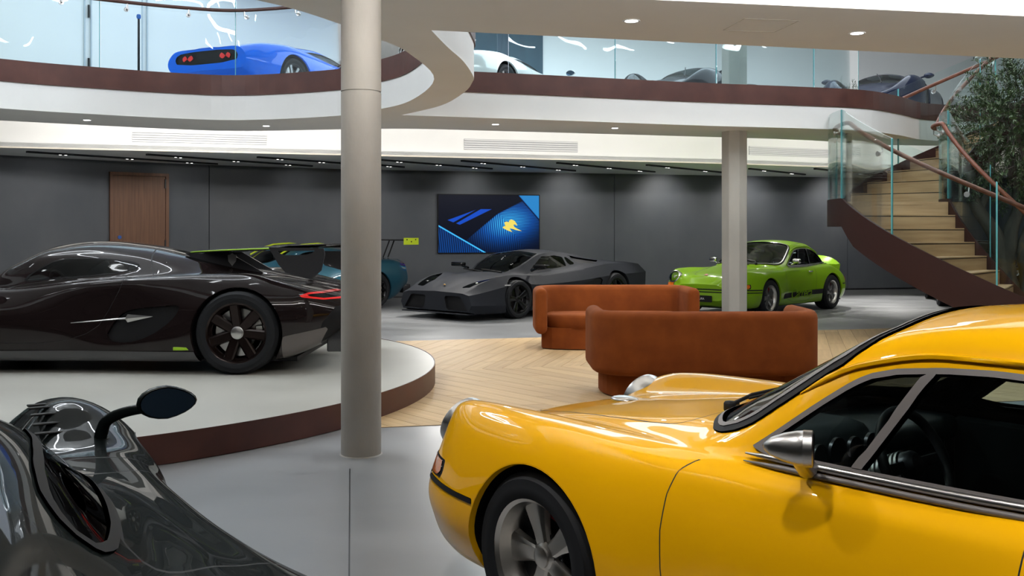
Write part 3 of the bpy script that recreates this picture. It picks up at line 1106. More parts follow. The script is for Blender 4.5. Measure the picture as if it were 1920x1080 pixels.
def loft(rows, x0, x1, nx=110, sub=5, sharp=(), bias=1.6, cap=True):
    """rows: list of ('x:y ...', 'x:z ...') from belly centre to roof centre; returns a full mirrored Surf"""
    t = np.linspace(0, 1, nx)
    t = .5 - .5 * np.sign(1 - 2 * t) * np.abs(1 - 2 * t) ** (1 / bias) if False else t
    e = .5 * (1 - np.cos(PI * t))
    xs = x0 + (x1 - x0) * (.55 * t + .45 * e)
    P = np.zeros((nx, len(rows), 2))
    for j, (ys, zs) in enumerate(rows):
        P[:, j, 0] = pchip(*keys(ys), xs) if ys else 0
        P[:, j, 1] = pchip(*keys(zs), xs)
    n = len(rows)
    cols = []
    for j in range(n - 1):
        a, b = P[:, j], P[:, j + 1]
        ma = (b - P[:, j - 1]) / 2 if (j > 0 and j not in sharp) else (b - a)
        mb = (P[:, j + 2] - a) / 2 if (j + 2 < n and j + 1 not in sharp) else (b - a)
        if j + 2 >= n:
            mb = (b - a).copy()
            mb[:, 1] *= 0.0
        if j > 0 and j not in sharp:
            l = np.linalg.norm(b - a, axis=1, keepdims=True)
            q = np.linalg.norm(ma, axis=1, keepdims=True) + 1e-9
            ma = ma * np.minimum(1, 1.25 * l / q)
        if j + 2 < n and j + 1 not in sharp:
            l = np.linalg.norm(b - a, axis=1, keepdims=True)
            q = np.linalg.norm(mb, axis=1, keepdims=True) + 1e-9
            mb = mb * np.minimum(1, 1.25 * l / q)
        for k in range(sub):
            s = k / sub
            cols.append((2 * s ** 3 - 3 * s ** 2 + 1) * a + (s ** 3 - 2 * s ** 2 + s) * ma + (-2 * s ** 3 + 3 * s ** 2) * b + (s ** 3 - s ** 2) * mb)
    cols.append(P[:, -1])
    G = np.stack(cols, 1)
    m = G.shape[1]
    L = np.zeros((nx, 2 * m - 1, 3))
    L[:, :m, 0] = xs[:, None]
    L[:, :m, 1] = -G[:, :, 0]
    L[:, :m, 2] = G[:, :, 1]
    L[:, m:, 0] = xs[:, None]
    L[:, m:, 1] = G[:, ::-1, 0][:, 1:]
    L[:, m:, 2] = G[:, ::-1, 1][:, 1:]
    W = L.shape[1]
    du = np.gradient(L, axis=0)
    dv = np.gradient(L, axis=1)
    Nn = np.cross(du, dv)
    Nn /= np.linalg.norm(Nn, axis=2, keepdims=True) + 1e-9
    V = L.reshape(-1, 3)
    N = Nn.reshape(-1, 3)
    F = []
    flip = None
    for i in range(nx - 1):
        for j in range(W - 1):
            F.append((i * W + j, i * W + j + 1, (i + 1) * W + j + 1, (i + 1) * W + j))
    # orientation: outward means normals at the top point up
    k = (nx // 2) * W + m - 1
    if N[k][2] < 0:
        N = -N
    a, b, c = V[F[(nx // 2) * (W - 1) + m - 1][0]], V[F[(nx // 2) * (W - 1) + m - 1][1]], V[F[(nx // 2) * (W - 1) + m - 1][2]]
    if np.cross(b - a, c - b)[2] < 0:
        F = [f[::-1] for f in F]
        flip = True
    if cap:
        K = 24
        for i, nrm in ((0, -1), (nx - 1, 1)):
            base = len(V)
            rowsV = []
            half_ = (W - 1) // 2
            for j in range(half_ + 1):
                A, B = L[i, j], L[i, W - 1 - j]
                rowsV.append([A + (B - A) * k / K for k in range(K + 1)])
            new = np.array(rowsV).reshape(-1, 3)
            V = np.vstack([V, new])
            N = np.vstack([N, np.tile([nrm * np.sign(x1 - x0), 0, 0], (len(new), 1))])
            for j in range(half_):
                for k in range(K):
                    q = (base + j * (K + 1) + k, base + j * (K + 1) + k + 1, base + (j + 1) * (K + 1) + k + 1, base + (j + 1) * (K + 1) + k)
                    A, B, C, D = (V[t] for t in q)
                    F.append(q if (np.cross(B - A, C - A) + np.cross(C - A, D - A))[0] * nrm * np.sign(x1 - x0) >= 0 else q[::-1])
    return Surf(V, N, F)


def sdf(poly, X, Y):
    P = np.array(poly, float)
    d = np.full(len(X), 1e9)
    s = np.ones(len(X))
    n = len(P)
    j = n - 1
    for i in range(n):
        e = P[j] - P[i]
        wx, wy = X - P[i][0], Y - P[i][1]
        t = np.clip((wx * e[0] + wy * e[1]) / (e @ e + 1e-12), 0, 1)
        bx, by = wx - e[0] * t, wy - e[1] * t
        d = np.minimum(d, bx * bx + by * by)
        c1 = Y >= P[i][1]
        c2 = Y < P[j][1]
        c3 = e[0] * wy > e[1] * wx
        fl = (c1 & c2 & c3) | (~c1 & ~c2 & ~c3)
        s = np.where(fl, -s, s)
        j = i
    return s * np.sqrt(d)


def side_poly(poly, it=2, ymin=.3, sgn=0, grow=0.0):
    """region given by a side-view outline (x,z), on the flanks only"""
    Q = chaikin(poly, it) if it else poly

    def f(V):
        d = sdf(Q, V[:, 0], V[:, 2]) - grow
        y = np.abs(V[:, 1]) if not sgn else sgn * V[:, 1]
        return np.maximum(d, ymin - y)
    return f


def plan_poly(poly, it=2, zmin=0.4, grow=0.0, mirror=True):
    """region given by a plan-view outline (x,|y|), upper surfaces only"""
    if mirror:
        poly = list(poly) + [(x, -y) for x, y in poly[::-1]]
    Q = chaikin(poly, it) if it else poly

    def f(V):
        return np.maximum(sdf(Q, V[:, 0], V[:, 1]) - grow, zmin - V[:, 2])
    return f


def front_poly(poly, it=2, xmin=.4, grow=0.0, mirror=True, sgn=1):
    """region given by a front-view outline (y,z)"""
    Q = chaikin(poly, it) if it else poly

    def f(V):
        y = np.abs(V[:, 1]) if mirror else V[:, 1]
        return np.maximum(sdf(Q, y, V[:, 2]) - grow, xmin - sgn * V[:, 0])
    return f


def circle(x, z, r, ymin=.4):
    return lambda V: np.maximum(np.hypot(V[:, 0] - x, V[:, 2] - z) - r, ymin - np.abs(V[:, 1]))


def band(f, w):
    return lambda V: np.abs(f(V)) - w


def join(a, b):
    return Surf(np.vstack([a.V, b.V]), np.vstack([a.N, b.N]), list(a.F) + [tuple(i + len(a.V) for i in q) for q in b.F])


def cut_band(S, f, w, cond):
    """thin strip |f| < w where cond < 0, and what is left"""
    a, rest = S.split(lambda V: np.maximum(f(V) - w, cond(V)))
    below, strip_ = a.split(lambda V: f(V) + w)
    return strip_, join(rest, below)


def pair(s, name, m, root, **k):
    """left and right copies as two objects"""
    out = []
    for sg in (1, -1):
        h = s.half(sg)
        o = h.build(name, m, root, **k)
        if o:
            out.append(o)
    return out


def lr(name, V, F, m, root):
    """loose strip faces split into a left and a right object"""
    for sg in (1, -1):
        fs = [f for f in F if sg * V[f[0]][1] > 0]
        comps = []
        for f in fs:
            hit = [q for q in comps if q[0] & set(f)]
            new = (set(f).union(*[q[0] for q in hit]), [f] + [g for q in hit for g in q[1]])
            comps = [q for q in comps if q not in hit] + [new]
        fs = max((q[1] for q in comps), key=len) if comps else []
        ids = sorted({i for f in fs for i in f})
        mp = {i: k for k, i in enumerate(ids)}
        if fs:
            mesh_obj(name, [V[i] for i in ids], [tuple(mp[i] for i in f) for f in fs], m, root, True)


def arches(body, spec, root, paint, faceted=None, lip=.025):
    for (x, z, r) in spec:
        _, body = body.split(circle(x, z, r))
        V, F = body.rim_strip(lambda v: (x + (v[0] - x) * .985, v[1] - math.copysign(lip, v[1]), z + (v[2] - z) * .985))
        lr('arch_lip', V, F, paint, root)
        V, F = body.rim_strip(lambda v: (v[0], math.copysign(.42, v[1]), v[2]))
        V = [(x + (v[0] - x) * 1.01, v[1], z + (v[2] - z) * 1.01) for v in V]
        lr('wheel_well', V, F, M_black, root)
    return body


def spoke_mesh(kind, r0, r1, w0, w1, y0, y1, t):
    mb = MB()
    if kind == 'fan':      # broad petal
        P = [(-w0, r0), (w0, r0), (w0 * 1.15, r0 + (r1 - r0) * .3), (w1, r1 * .97), (w1 * .55, r1), (-w1 * .55, r1), (-w1, r1 * .97), (-w0 * 1.15, r0 + (r1 - r0) * .3)]
    else:
        P = [(-w0, r0), (w0, r0), (w1, r1), (-w1, r1)]
    n = len(P)
    V = []
    for lay, (dy, sc_) in enumerate(((-t, 1.15), (0.0, 1.0), (t * .35, .7))):
        for (a, r) in P:
            k = (r - r0) / (r1 - r0)
            V.append((a * sc_, y0 + (y1 - y0) * k + dy, r))
    F = [tuple(range(2 * n, 3 * n))[::-1]]
    for l in range(2):
        for i in range(n):
            j = (i + 1) % n
            F.append((l * n + i, (l + 1) * n + i, (l + 1) * n + j, l * n + j))
    mb.add(V, F)
    return mb


def wheel(root, x, y, z, R, width, rim_r, style, rim_m, face_m, side, hub_m=None, disc=True, cal_m=None, turn=0.0, spin=0.3, detail=True):
    """a wheel with its outer face towards +y for side=+1; the rim carries tyre, spokes, cap, disc and caliper"""
    n = 56 if detail else 28
    w = width / 2
    Mx = Matrix.Translation((x, y, z)) @ Matrix.Rotation(turn + (0 if side > 0 else PI), 4, 'Z') @ Matrix.Rotation(spin, 4, 'Y')
    dish = style.get('dish', .05)
    rr = rim_r
    prof = [(rr * .93, -w * .9), (rr * 1.0, -w * .9), (rr * 1.0, -w * .8), (rr * .86, -w * .5), (rr * .84, w - dish), (rr * .88, w - dish * .8), (rr * .93, w - dish * .25), (rr * .985, w - .012), (rr * 1.015, w - .006), (rr * 1.02, w - .016)]
    rim = MB().lathe(prof, n).build('wheel', rim_m, root, 35)
    rim.matrix_local = Mx
    s = R - rr
    tp = [(rr * .99, -w * .93), (rr + s * .35, -w * 1.02), (rr + s * .75, -w * 1.0), (R - .018, -w * .90), (R, -w * .72), (R, -w * .36), (R - .007, -w * .35), (R - .007, -w * .30), (R, -w * .29),
          (R, w * .29), (R - .007, w * .30), (R - .007, w * .35), (R, w * .36), (R, w * .72), (R - .018, w * .90), (rr + s * .75, w * 1.0), (rr + s * .45, w * 1.02), (rr + s * .4, w * 1.035), (rr + s * .18, w * 1.02), (rr * .99, w * .95)]
    MB().lathe(tp, n).build('tyre', M_rubber, rim, 30)
    N = style['n']
    mb0 = None
    for i in range(N):
        a = 2 * PI * i / N
        mb = spoke_mesh(style.get('kind', 'bar'), style.get('r0', .06), rr * .90, style['w0'], style['w1'], w - dish + style.get('bulge', .01), w - dish + style.get('out', .0), style.get('t', .02))
        o = mb.build('spoke', face_m, rim, 35) if mb0 is None else None
        if mb0 is None:
            mb0 = o.data
        else:
            o = link(bpy.data.objects.new('spoke', mb0), rim)
        o.rotation_euler = (0, a, 0)
    cr = style.get('cap', .045)
    hy = w - dish + style.get('bulge', .01)
    MB().lathe([(cr * 1.45, hy - .02), (cr * 1.4, hy + .004), (cr, hy + .014), (cr * .95, hy + .022), (cr * .6, hy + .027), (.0001, hy + .028)], 28).build('hub_cap', hub_m or face_m, rim, 35)
    if style.get('nuts'):
        for i in range(N):
            a = 2 * PI * (i + .5) / N
            MB().lathe([(.012, 0), (.012, .012), (.0001, .014)], 8, Matrix.Translation((math.sin(a) * style['nuts'], hy - .028, math.cos(a) * style['nuts']))).build('wheel_nut', M_darkmetal, rim)
    if disc:
        dr = rr * .78
        MB().lathe([(.05, w - dish - .06), (dr, w - dish - .06), (dr, w - dish - .085), (.05, w - dish - .085)], 36).build('brake_disc', M_satin, rim, 30)
        c = MB()
        for k in range(7):
            a = style.get('cal', 2.2) + (k - 3) * .13
            c.rbox((-.05, w - dish - .05, dr * .72), (.05, w - dish - .018, dr * 1.05), .008, Matrix.Rotation(a, 4, 'Y'), 1)
        c.build('brake_caliper', cal_m or M_satin, rim, 35)
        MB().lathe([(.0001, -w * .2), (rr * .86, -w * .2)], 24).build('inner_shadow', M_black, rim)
    return rim


def ball(mb, c, r, n=12, sc_=(1, 1, 1), M=None):
    prof = [(r * math.sin(PI * i / n), -r * math.cos(PI * i / n)) for i in range(n + 1)]
    prof[0] = (.0001, -r)
    prof[-1] = (.0001, r)
    T = Matrix.Translation(c) @ Matrix.Diagonal((*sc_, 1))
    if M is not None:
        T = M @ T
    return mb.lathe(prof, 2 * n, T, axis='z')


def seat(root, x, y, z, m, name='seat', tilt=.35):
    mb = MB()
    mb.rbox((-.25, -.24, 0), (.27, .24, .14), .05)
    mb.rbox((-.06, -.23, 0), (.07, .23, .56), .05, Matrix.Translation((-.22, 0, .08)) @ Matrix.Rotation(-tilt, 4, 'Y'))
    mb.rbox((-.05, -.13, 0), (.06, .13, .20), .045, Matrix.Translation((-.405, 0, .60)) @ Matrix.Rotation(-tilt * .6, 4, 'Y'))
    for s in (-1, 1):
        mb.rbox((-.07, -.045, .0), (.09, .045, .42), .035, Matrix.Translation((-.2, s * .22, .12)) @ Matrix.Rotation(-tilt, 4, 'Y'))
        mb.rbox((-.22, -.05, .06), (.24, .05, .2), .04, Matrix.Translation((0, s * .22, 0)))
    o = mb.build(name, m, root, 50)
    o.location = (x, y, z)
    return o


def steering(root, x, y, z, m, hub_m, r=.185, tilt=.42):
    T = Matrix.Translation((x, y, z)) @ Matrix.Rotation(-(PI / 2 - tilt), 4, 'Y')
    mb = MB()
    V, F = [], []
    n, k = 40, 10
    for i in range(n):
        a = 2 * PI * i / n
        for j in range(k):
            b = 2 * PI * j / k
            rr = r + .016 * math.cos(b)
            V.append((rr * math.cos(a), rr * math.sin(a), .016 * math.sin(b)))
    for i in range(n):
        for j in range(k):
            F.append((i * k + j, ((i + 1) % n) * k + j, ((i + 1) % n) * k + (j + 1) % k, i * k + (j + 1) % k))
    mb.add(V, F)
    o = mb.build('steering_wheel', m, root, 60)
    o.matrix_local = T
    for a in (PI / 2, -PI / 2, PI):
        s = MB().rbox((.02, -.018, -.02), (r, .018, -.012), .003, None, 1)
        q = s.build('wheel_spoke', hub_m, o)
        q.rotation_euler = (0, 0, a)
    MB().lathe([(.0001, .012), (.03, .01), (.042, -.002), (.045, -.03)], 24, axis='z').build('horn_button', hub_m, o, 40)
    g = MB()
    prof = []
    for i in range(9):
        prof += [(.05, -.035 - i * .016), (.05, -.043 - i * .016), (.04, -.045 - i * .016), (.04, -.05 - i * .016)]
    g.lathe(prof, 24, axis='z').build('column_bellows', M_satin, o, 30)
    return o


GLASS_CAR = glass_mat('car_glass', (.66, .76, .76), .9, 1.5)
GLASS_LOW = glass_mat('car_glass_low', (.34, .40, .42), .45, 1.45)
GLASS_DARK = glass_mat('car_glass_dark', (.12, .15, .16), .75, 1.5)
M_seatblk = mat('black_leather', (.014, .014, .015), .45)
M_dash = mat('dash_vinyl', (.02, .026, .028), .5)
M_trimgrey = mat('grey_window_trim', (.16, .145, .14), .4)
M_lens = glass_mat('lamp_lens', (.85, .9, .92), 1.0, 1.5)
M_amber = mat('amber_lens', (.75, .17, .01), .15, 0, 1)
M_redlens = mat('red_lens', (.55, .01, .01), .12, 0, 1, emit=(1, .02, .02), emit_s=.25)
CAR_IN = (.012, .012, .013)


def paint_mat(name, col, flake=.0, rough=.35, coat=1.0, metal=0.0):
    return mat(name, col, rough, metal, coat, .02, .02, inside=CAR_IN)
# ------------------------------------------------------------------ classic rear-engined coupe (yellow one and green one)
COUPE_ROWS = [
    ('', '.92:.30 .78:.19 .5:.15 -2.9:.16 -3.2:.26 -3.36:.36'),
    ('.92:.40 .84:.58 .7:.68 .3:.73 -.5:.74 -1.6:.75 -2.3:.80 -2.9:.72 -3.2:.6 -3.36:.42', '.92:.29 .8:.19 .5:.15 -2.8:.16 -3.15:.25 -3.36:.37'),
    ('.92:.52 .86:.68 .72:.79 .42:.865 0:.875 -.38:.845 -.8:.80 -1.5:.81 -1.9:.86 -2.27:.905 -2.7:.89 -3.0:.80 -3.2:.68 -3.36:.46', '.92:.40 .8:.34 .5:.31 -.4:.28 -1.8:.28 -2.3:.32 -3.0:.34 -3.36:.44'),
    ('.92:.53 .86:.69 .72:.79 .42:.858 0:.875 -.38:.85 -.8:.815 -1.5:.825 -1.9:.87 -2.27:.905 -2.7:.885 -3.0:.79 -3.2:.67 -3.36:.45', '.92:.44 .8:.46 .5:.51 0:.58 -.5:.56 -1.6:.56 -2.27:.61 -2.9:.56 -3.36:.50'),
    ('.92:.44 .84:.60 .7:.71 .4:.785 0:.81 -.38:.80 -.8:.785 -1.5:.79 -1.9:.82 -2.27:.84 -2.7:.81 -3.0:.71 -3.2:.6 -3.36:.40', '.92:.51 .87:.545 .81:.62 .75:.69 .65:.73 .4:.755 0:.775 -.4:.755 -.8:.735 -1.5:.74 -2.27:.78 -2.7:.72 -3.0:.64 -3.36:.54'),
    ('.92:.40 .84:.54 .7:.63 .4:.67 0:.675 -.38:.695 -.8:.735 -1.5:.745 -1.9:.75 -2.27:.745 -2.7:.70 -3.0:.6 -3.2:.5 -3.36:.34', '.92:.53 .87:.56 .81:.66 .75:.755 .68:.785 .6:.80 .4:.81 .1:.812 -.3:.80 -.7:.795 -1.0:.795 -1.5:.80 -1.9:.83 -2.27:.855 -2.6:.80 -3.0:.68 -3.36:.56'),
    ('.92:.34 .84:.42 .75:.44 .6:.46 .4:.48 0:.53 -.38:.60 -.62:.665 -.85:.70 -1.5:.71 -2.0:.70 -2.35:.64 -2.7:.53 -3.0:.42 -3.36:.24', '.92:.55 .84:.645 .7:.71 .4:.745 0:.775 -.38:.80 -.62:.812 -.85:.822 -1.5:.828 -2.0:.845 -2.35:.86 -2.7:.80 -3.0:.70 -3.36:.57'),
    ('.92:.2 .7:.34 .4:.38 0:.42 -.35:.50 -.58:.585 -.75:.62 -.95:.62 -1.2:.60 -1.5:.585 -1.9:.57 -2.25:.54 -2.5:.49 -2.8:.40 -3.1:.28 -3.36:.14', '.92:.555 .7:.69 .4:.745 0:.79 -.35:.825 -.58:.835 -.75:.895 -.95:1.01 -1.2:1.145 -1.45:1.19 -1.8:1.19 -2.15:1.115 -2.45:1.0 -2.75:.865 -3.05:.735 -3.36:.575'),
    ('.92:.1 .7:.2 .4:.24 0:.28 -.35:.34 -.55:.40 -.75:.43 -1.2:.43 -1.6:.42 -2.0:.40 -2.4:.36 -3.0:.2 -3.36:.07', '.92:.56 .7:.695 .4:.75 0:.80 -.35:.84 -.50:.865 -.68:.95 -.95:1.10 -1.15:1.205 -1.3:1.245 -1.6:1.27 -1.9:1.235 -2.2:1.16 -2.5:1.035 -2.8:.885 -3.1:.74 -3.36:.58'),
    ('', '.92:.56 .7:.70 .4:.755 0:.81 -.35:.85 -.44:.87 -.62:.96 -.90:1.125 -1.1:1.235 -1.28:1.28 -1.6:1.30 -1.9:1.272 -2.2:1.18 -2.5:1.05 -2.8:.895 -3.1:.745 -3.36:.58'),
]
M_whiteletter = mat('plate_lettering', (.75, .75, .75), .5)


def coupe(name, label, paint, trim, yellow, cat='car'):
    root = empty(name, (0, 0, 0), 0, label, cat)
    S = loft(COUPE_ROWS, -3.36, .92, 150, 7)
    # belly closed in black
    _, S = S.split(lambda V: V[:, 2] - .155)
    S = arches(S, ((0, .31, .352), (-2.27, .32, .365)), root, paint)
    # side glass
    SW = [(-.84, .835), (-.90, .875), (-1.14, 1.06), (-1.25, 1.125), (-1.5, 1.155), (-1.8, 1.148), (-2.1, 1.08), (-2.36, .965), (-2.47, .885), (-2.40, .855), (-2.0, .85), (-1.4, .838)]
    side_w, S = S.split(side_poly(SW, 1))
    trim_w, glass_w = side_w.split(lambda V: -(side_poly(SW, 1, grow=-.016)(V)))
    bpil = lambda V: np.abs(V[:, 0] + 1.72 - (V[:, 2] - .9) * -.10) - .02
    bp, glass_w = glass_w.split(bpil)
    vent = lambda V: np.abs(V[:, 0] + 1.24 + (V[:, 2] - .86) * .62) - .017
    vb, glass_w = glass_w.split(vent)
    qg, dg = glass_w.split(lambda V: V[:, 0] + 1.72)
    dg2, vg = dg.split(lambda V: V[:, 0] + 1.24 + (V[:, 2] - .86) * .62)
    pair(qg, 'quarter_window', GLASS_CAR, root)
    pair(dg2, 'door_window', GLASS_CAR, root)
    pair(vg, 'vent_window', GLASS_CAR, root)
    pair(trim_w, 'window_trim', trim, root, offset=.008, rim=.02)
    pair(bp, 'window_pillar', trim, root, offset=.008, rim=.02)
    pair(vb, 'window_post', trim, root, offset=.010, rim=.02)
    # windscreen and rear screen
    WS = [(-.44, 0), (-.475, .28), (-.55, .48), (-.66, .62), (-.78, .655), (-1.0, .628), (-1.18, .59), (-1.24, .48), (-1.215, .22), (-1.20, 0)]
    ws, S = S.split(plan_poly(WS, 1, .8))
    rub, wsg = ws.split(lambda V: -(plan_poly(WS, 1, .8, grow=-.032)(V)))
    rub2, rub3 = rub.split(lambda V: -(plan_poly(WS, 1, .8, grow=-.018)(V)))
    wsg.build('windscreen', GLASS_CAR, root)
    rub2.build('windscreen_seal', M_black, root, offset=.008, rim=.02)
    rub3.build('windscreen_trim', trim, root, offset=.011, rim=.02)
    RW = [(-2.04, 0), (-2.05, .36), (-2.14, .44), (-2.45, .41), (-2.62, .30), (-2.66, 0)]
    rw, S = S.split(plan_poly(RW, 1, .8))
    rt, rwg = rw.split(lambda V: -(plan_poly(RW, 1, .8, grow=-.02)(V)))
    rwg.build('rear_window', GLASS_CAR, root)
    rt.build('rear_window_trim', trim, root, offset=.006, rim=.02)
    # bonnet, doors with open seams
    HB = [(.70, 0), (.68, .27), (.4, .36), (0, .43), (-.33, .515), (-.42, .49), (-.455, .3), (-.44, 0)]
    hood, S = S.split(plan_poly(HB, 1, .5))
    gap, hood = hood.split(lambda V: -(plan_poly(HB, 1, .5, grow=-.007)(V)))
    gap.build('bonnet_gap', M_gap, root)
    hood.build('bonnet', paint, root)
    if not yellow:
        # flank stripe with script lettering
        SP = [(-.46, .275), (-.50, .365), (-1.92, .40), (-1.92, .315)]
        stp, S = S.split(side_poly(SP, 0, .6))
        pair(stp, 'flank_stripe', M_black, root, offset=.002)
    DR = [(-.64, .20), (-.60, .5), (-.63, .74), (-.70, .80), (-.86, .855), (-1.74, .862), (-1.72, .6), (-1.66, .20)]
    door, S = S.split(side_poly(DR, 1))
    gap, door = door.split(lambda V: -(side_poly(DR, 1, grow=-.0045)(V)))
    gap, gtop = gap.split(lambda V: V[:, 2] - .79)
    pair(gap, 'door_gap', M_gap, root)
    door = Surf(np.vstack([door.V, gtop.V]), np.vstack([door.N, gtop.N]), door.F + [tuple(i + len(door.V) for i in q) for q in gtop.F])
    doors = pair(door, 'door', paint, root)
    # belt trim strip along the window base
    for sg in (1, -1):
        bx = np.linspace(-.86, -2.42, 24)
        by = pchip(*keys(COUPE_ROWS[6][0]), bx) + .012
        bz = pchip(*keys(COUPE_ROWS[6][1]), bx) + .014
        MB().tube([(a, sg * b, c) for a, b, c in zip(bx, by, bz)], [.003, .008] + [.011] * 22, 8).build('belt_trim', M_satin if yellow else M_chrome, root, 60)
        MB().tube([(a, sg * (b + .010), c - .022) for a, b, c in zip(bx, by, bz)], [.002, .006] + [.009] * 22, 8).build('belt_trim', trim, root, 60)
        # rain gutter
        gx = np.linspace(-1.0, -2.3, 30)
        gy = pchip(*keys(COUPE_ROWS[7][0]), gx) + .012
        gz = pchip(*keys(COUPE_ROWS[7][1]), gx) - .012
        MB().tube([(a, sg * b, c) for a, b, c in zip(gx, gy, gz)], [.002, .006] + [.010] * 28, 6).build('rain_gutter', paint, root, 60)
    # bumper strips, indicator lamps
    def strip(S, z0, w):
        return cut_band(S, lambda V: V[:, 2] - z0 - .02 * (V[:, 0] - .6), w, lambda V: .33 - V[:, 0])
    ind = front_poly([(.54, .487), (.82, .487), (.82, .565), (.54, .585)], 0, .60)
    il, S = S.split(ind)
    fr_, il = il.split(lambda V: -(front_poly([(.54, .487), (.82, .487), (.82, .565), (.54, .585)], 0, .60, grow=-.008)(V)))
    pair(il, 'indicator_lamp', M_amber, root, offset=.004)
    pair(fr_, 'indicator_surround', M_black, root)
    st, S = strip(S, .468, .010)
    st.build('bumper_strip', M_black, root, offset=.004)
    if not yellow:
        st, S = strip(S, .425, .008)
        st.build('bumper_strip', M_black, root, offset=.004)
    # engine lid rear bumper seam
    st, S = cut_band(S, lambda V: V[:, 2] - .47, .01, lambda V: V[:, 0] + 2.66)
    st.build('rear_bumper_strip', M_black, root, offset=.004)
    tl, S = S.split(lambda V: np.maximum(np.abs(V[:, 2] - .55) - .05, np.maximum(V[:, 0] + 2.98, .42 - np.abs(V[:, 1]))))
    pair(tl, 'tail_lamp', M_redlens, root, offset=.003)
    S.build('body_shell', paint, root)
    MB().box((-3.0, -.70, .14), (.62, .70, .165)).build('underbody', M_black, root)
    # headlamps
    for sg in (1, -1):
        T = Matrix.Translation((.80, sg * .575, .672)) @ Matrix.Rotation(sg * .10, 4, 'Z') @ Matrix.Rotation(-.45, 4, 'Y')
        hl = MB().lathe([(.098, .02), (.116, .012), (.122, -.005), (.120, -.07), (.1, -.09)], 32, T, axis='x').build('headlamp', M_satin if yellow else M_chrome, root, 40)
        MB().lathe([(.0001, .050), (.04, .046), (.075, .034), (.098, .018)], 28, T, axis='x').build('lamp_lens', M_lens, hl, 60)
        MB().lathe([(.0001, -.06), (.05, -.04), (.085, -.005), (.097, .012)], 28, T, axis='x').build('lamp_reflector', M_chrome, hl, 60)
        b = MB()
        ball(b, (-.01, 0, 0), .028, 8, M=T)
        b.build('lamp_bulb', M_alu, hl, 60)
    # wheels
    fan = dict(n=5, kind='fan', w0=.030, w1=.060, dish=.085 if yellow else .07, r0=.045, cap=.040, nuts=.072, t=.022, bulge=.012, out=.008, cal=-1.0)
    face = M_alu if yellow else mat('wheel_grey', (.2, .2, .2), .35, .9)
    red = mat('red_caliper', (.35, .01, .02), .3, .2)
    blk = mat('wheel_black', (.012, .012, .013), .6)
    for (x, z, y, w, R) in ((0, .315, .745, .225, .315), (-2.27, .322, .765, .265, .322)):
        for sg in (1, -1):
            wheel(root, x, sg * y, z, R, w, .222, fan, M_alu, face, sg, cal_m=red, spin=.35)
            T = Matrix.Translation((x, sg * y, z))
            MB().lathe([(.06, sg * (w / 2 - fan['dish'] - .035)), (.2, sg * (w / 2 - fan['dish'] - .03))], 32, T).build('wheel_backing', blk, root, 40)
    # cabin
    MB().box((-2.4, -.62, .2), (-.55, .62, .24)).build('cabin_floor', M_seatblk, root)
    d = MB()
    d.rbox((-.86, -.64, .70), (-.46, .64, .80), .04)
    d.rbox((-.92, .06, .70), (-.62, .60, .875), .07)
    d.rbox((-.82, -.62, .45), (-.55, .62, .74), .05)
    d.build('dashboard', M_dash, root, 50)
    for k in range(5):
        MB().lathe([(.045 if k == 2 else .036, 0), (.045 if k == 2 else .036, .012), (.0001, .012)], 20, Matrix.Translation((-.925, .13 + .1 * k, .80)) @ Matrix.Rotation(PI / 2, 4, 'Z')).build('gauge', M_darkmetal, root, 40)
    for sg in (1, -1):
        seat(root, -1.55, sg * .34, .26, M_seatblk)
        MB().rbox((-1.7, sg * .70 - .02, .25), (-.80, sg * .70 + .02, .78), .015, None, 1).build('door_card', M_dash, root, 40)
        T = Matrix.Translation((-.98, sg * .665, .50))
        MB().lathe([(.075, 0), (.085, -sg * .015), (.07, -sg * .02), (.0001, -sg * .012)], 24, T).build('door_speaker', M_darkmetal, root, 40)
    MB().rbox((-2.32, -.55, .45), (-2.18, .55, .85), .05).build('rear_bench', M_seatblk, root, 50)
    steering(root, -1.22, .36, .815, M_seatblk, M_darkmetal, .165)
    MB().rbox((-1.36, -.11, .24), (-.7, .11, .42), .04).build('centre_console', M_dash, root, 50)
    MB().tube([(-1.05, 0, .42), (-1.08, 0, .56)], .010, 8).build('gear_lever', M_satin, root, 60)
    b = MB()
    ball(b, (-1.08, 0, .58), .026, 8)
    b.build('gear_knob', M_black, root, 60)
    mi = MB().rbox((-.02, -.11, -.03), (.0, .11, .03), .012, Matrix.Translation((-1.12, 0, 1.09)))
    mi.build('interior_mirror', M_black, root, 50)
    # wipers
    for y0, a in ((.30, 0), (-.25, 0)):
        w = MB()
        w.tube([(-.47, y0, .885), (-.53, y0 - .05, .925), (-.60, y0 - .30, .955)], .007, 6)
        w.rbox((-.49, y0 - .02, .86), (-.45, y0 + .02, .90), .008, None, 1)
        w.tube([(-.57, y0 + .02, .925), (-.63, y0 - .28, .958), (-.63, y0 - .5, .955)], .005, 6)
        w.build('wiper', M_black, root, 50)
    for y0 in (.18, -.12):
        b = MB()
        ball(b, (-.40, y0, .868), .014, 8, (1.3, 1, .7))
        b.build('washer_jet', M_darkmetal, root, 60)
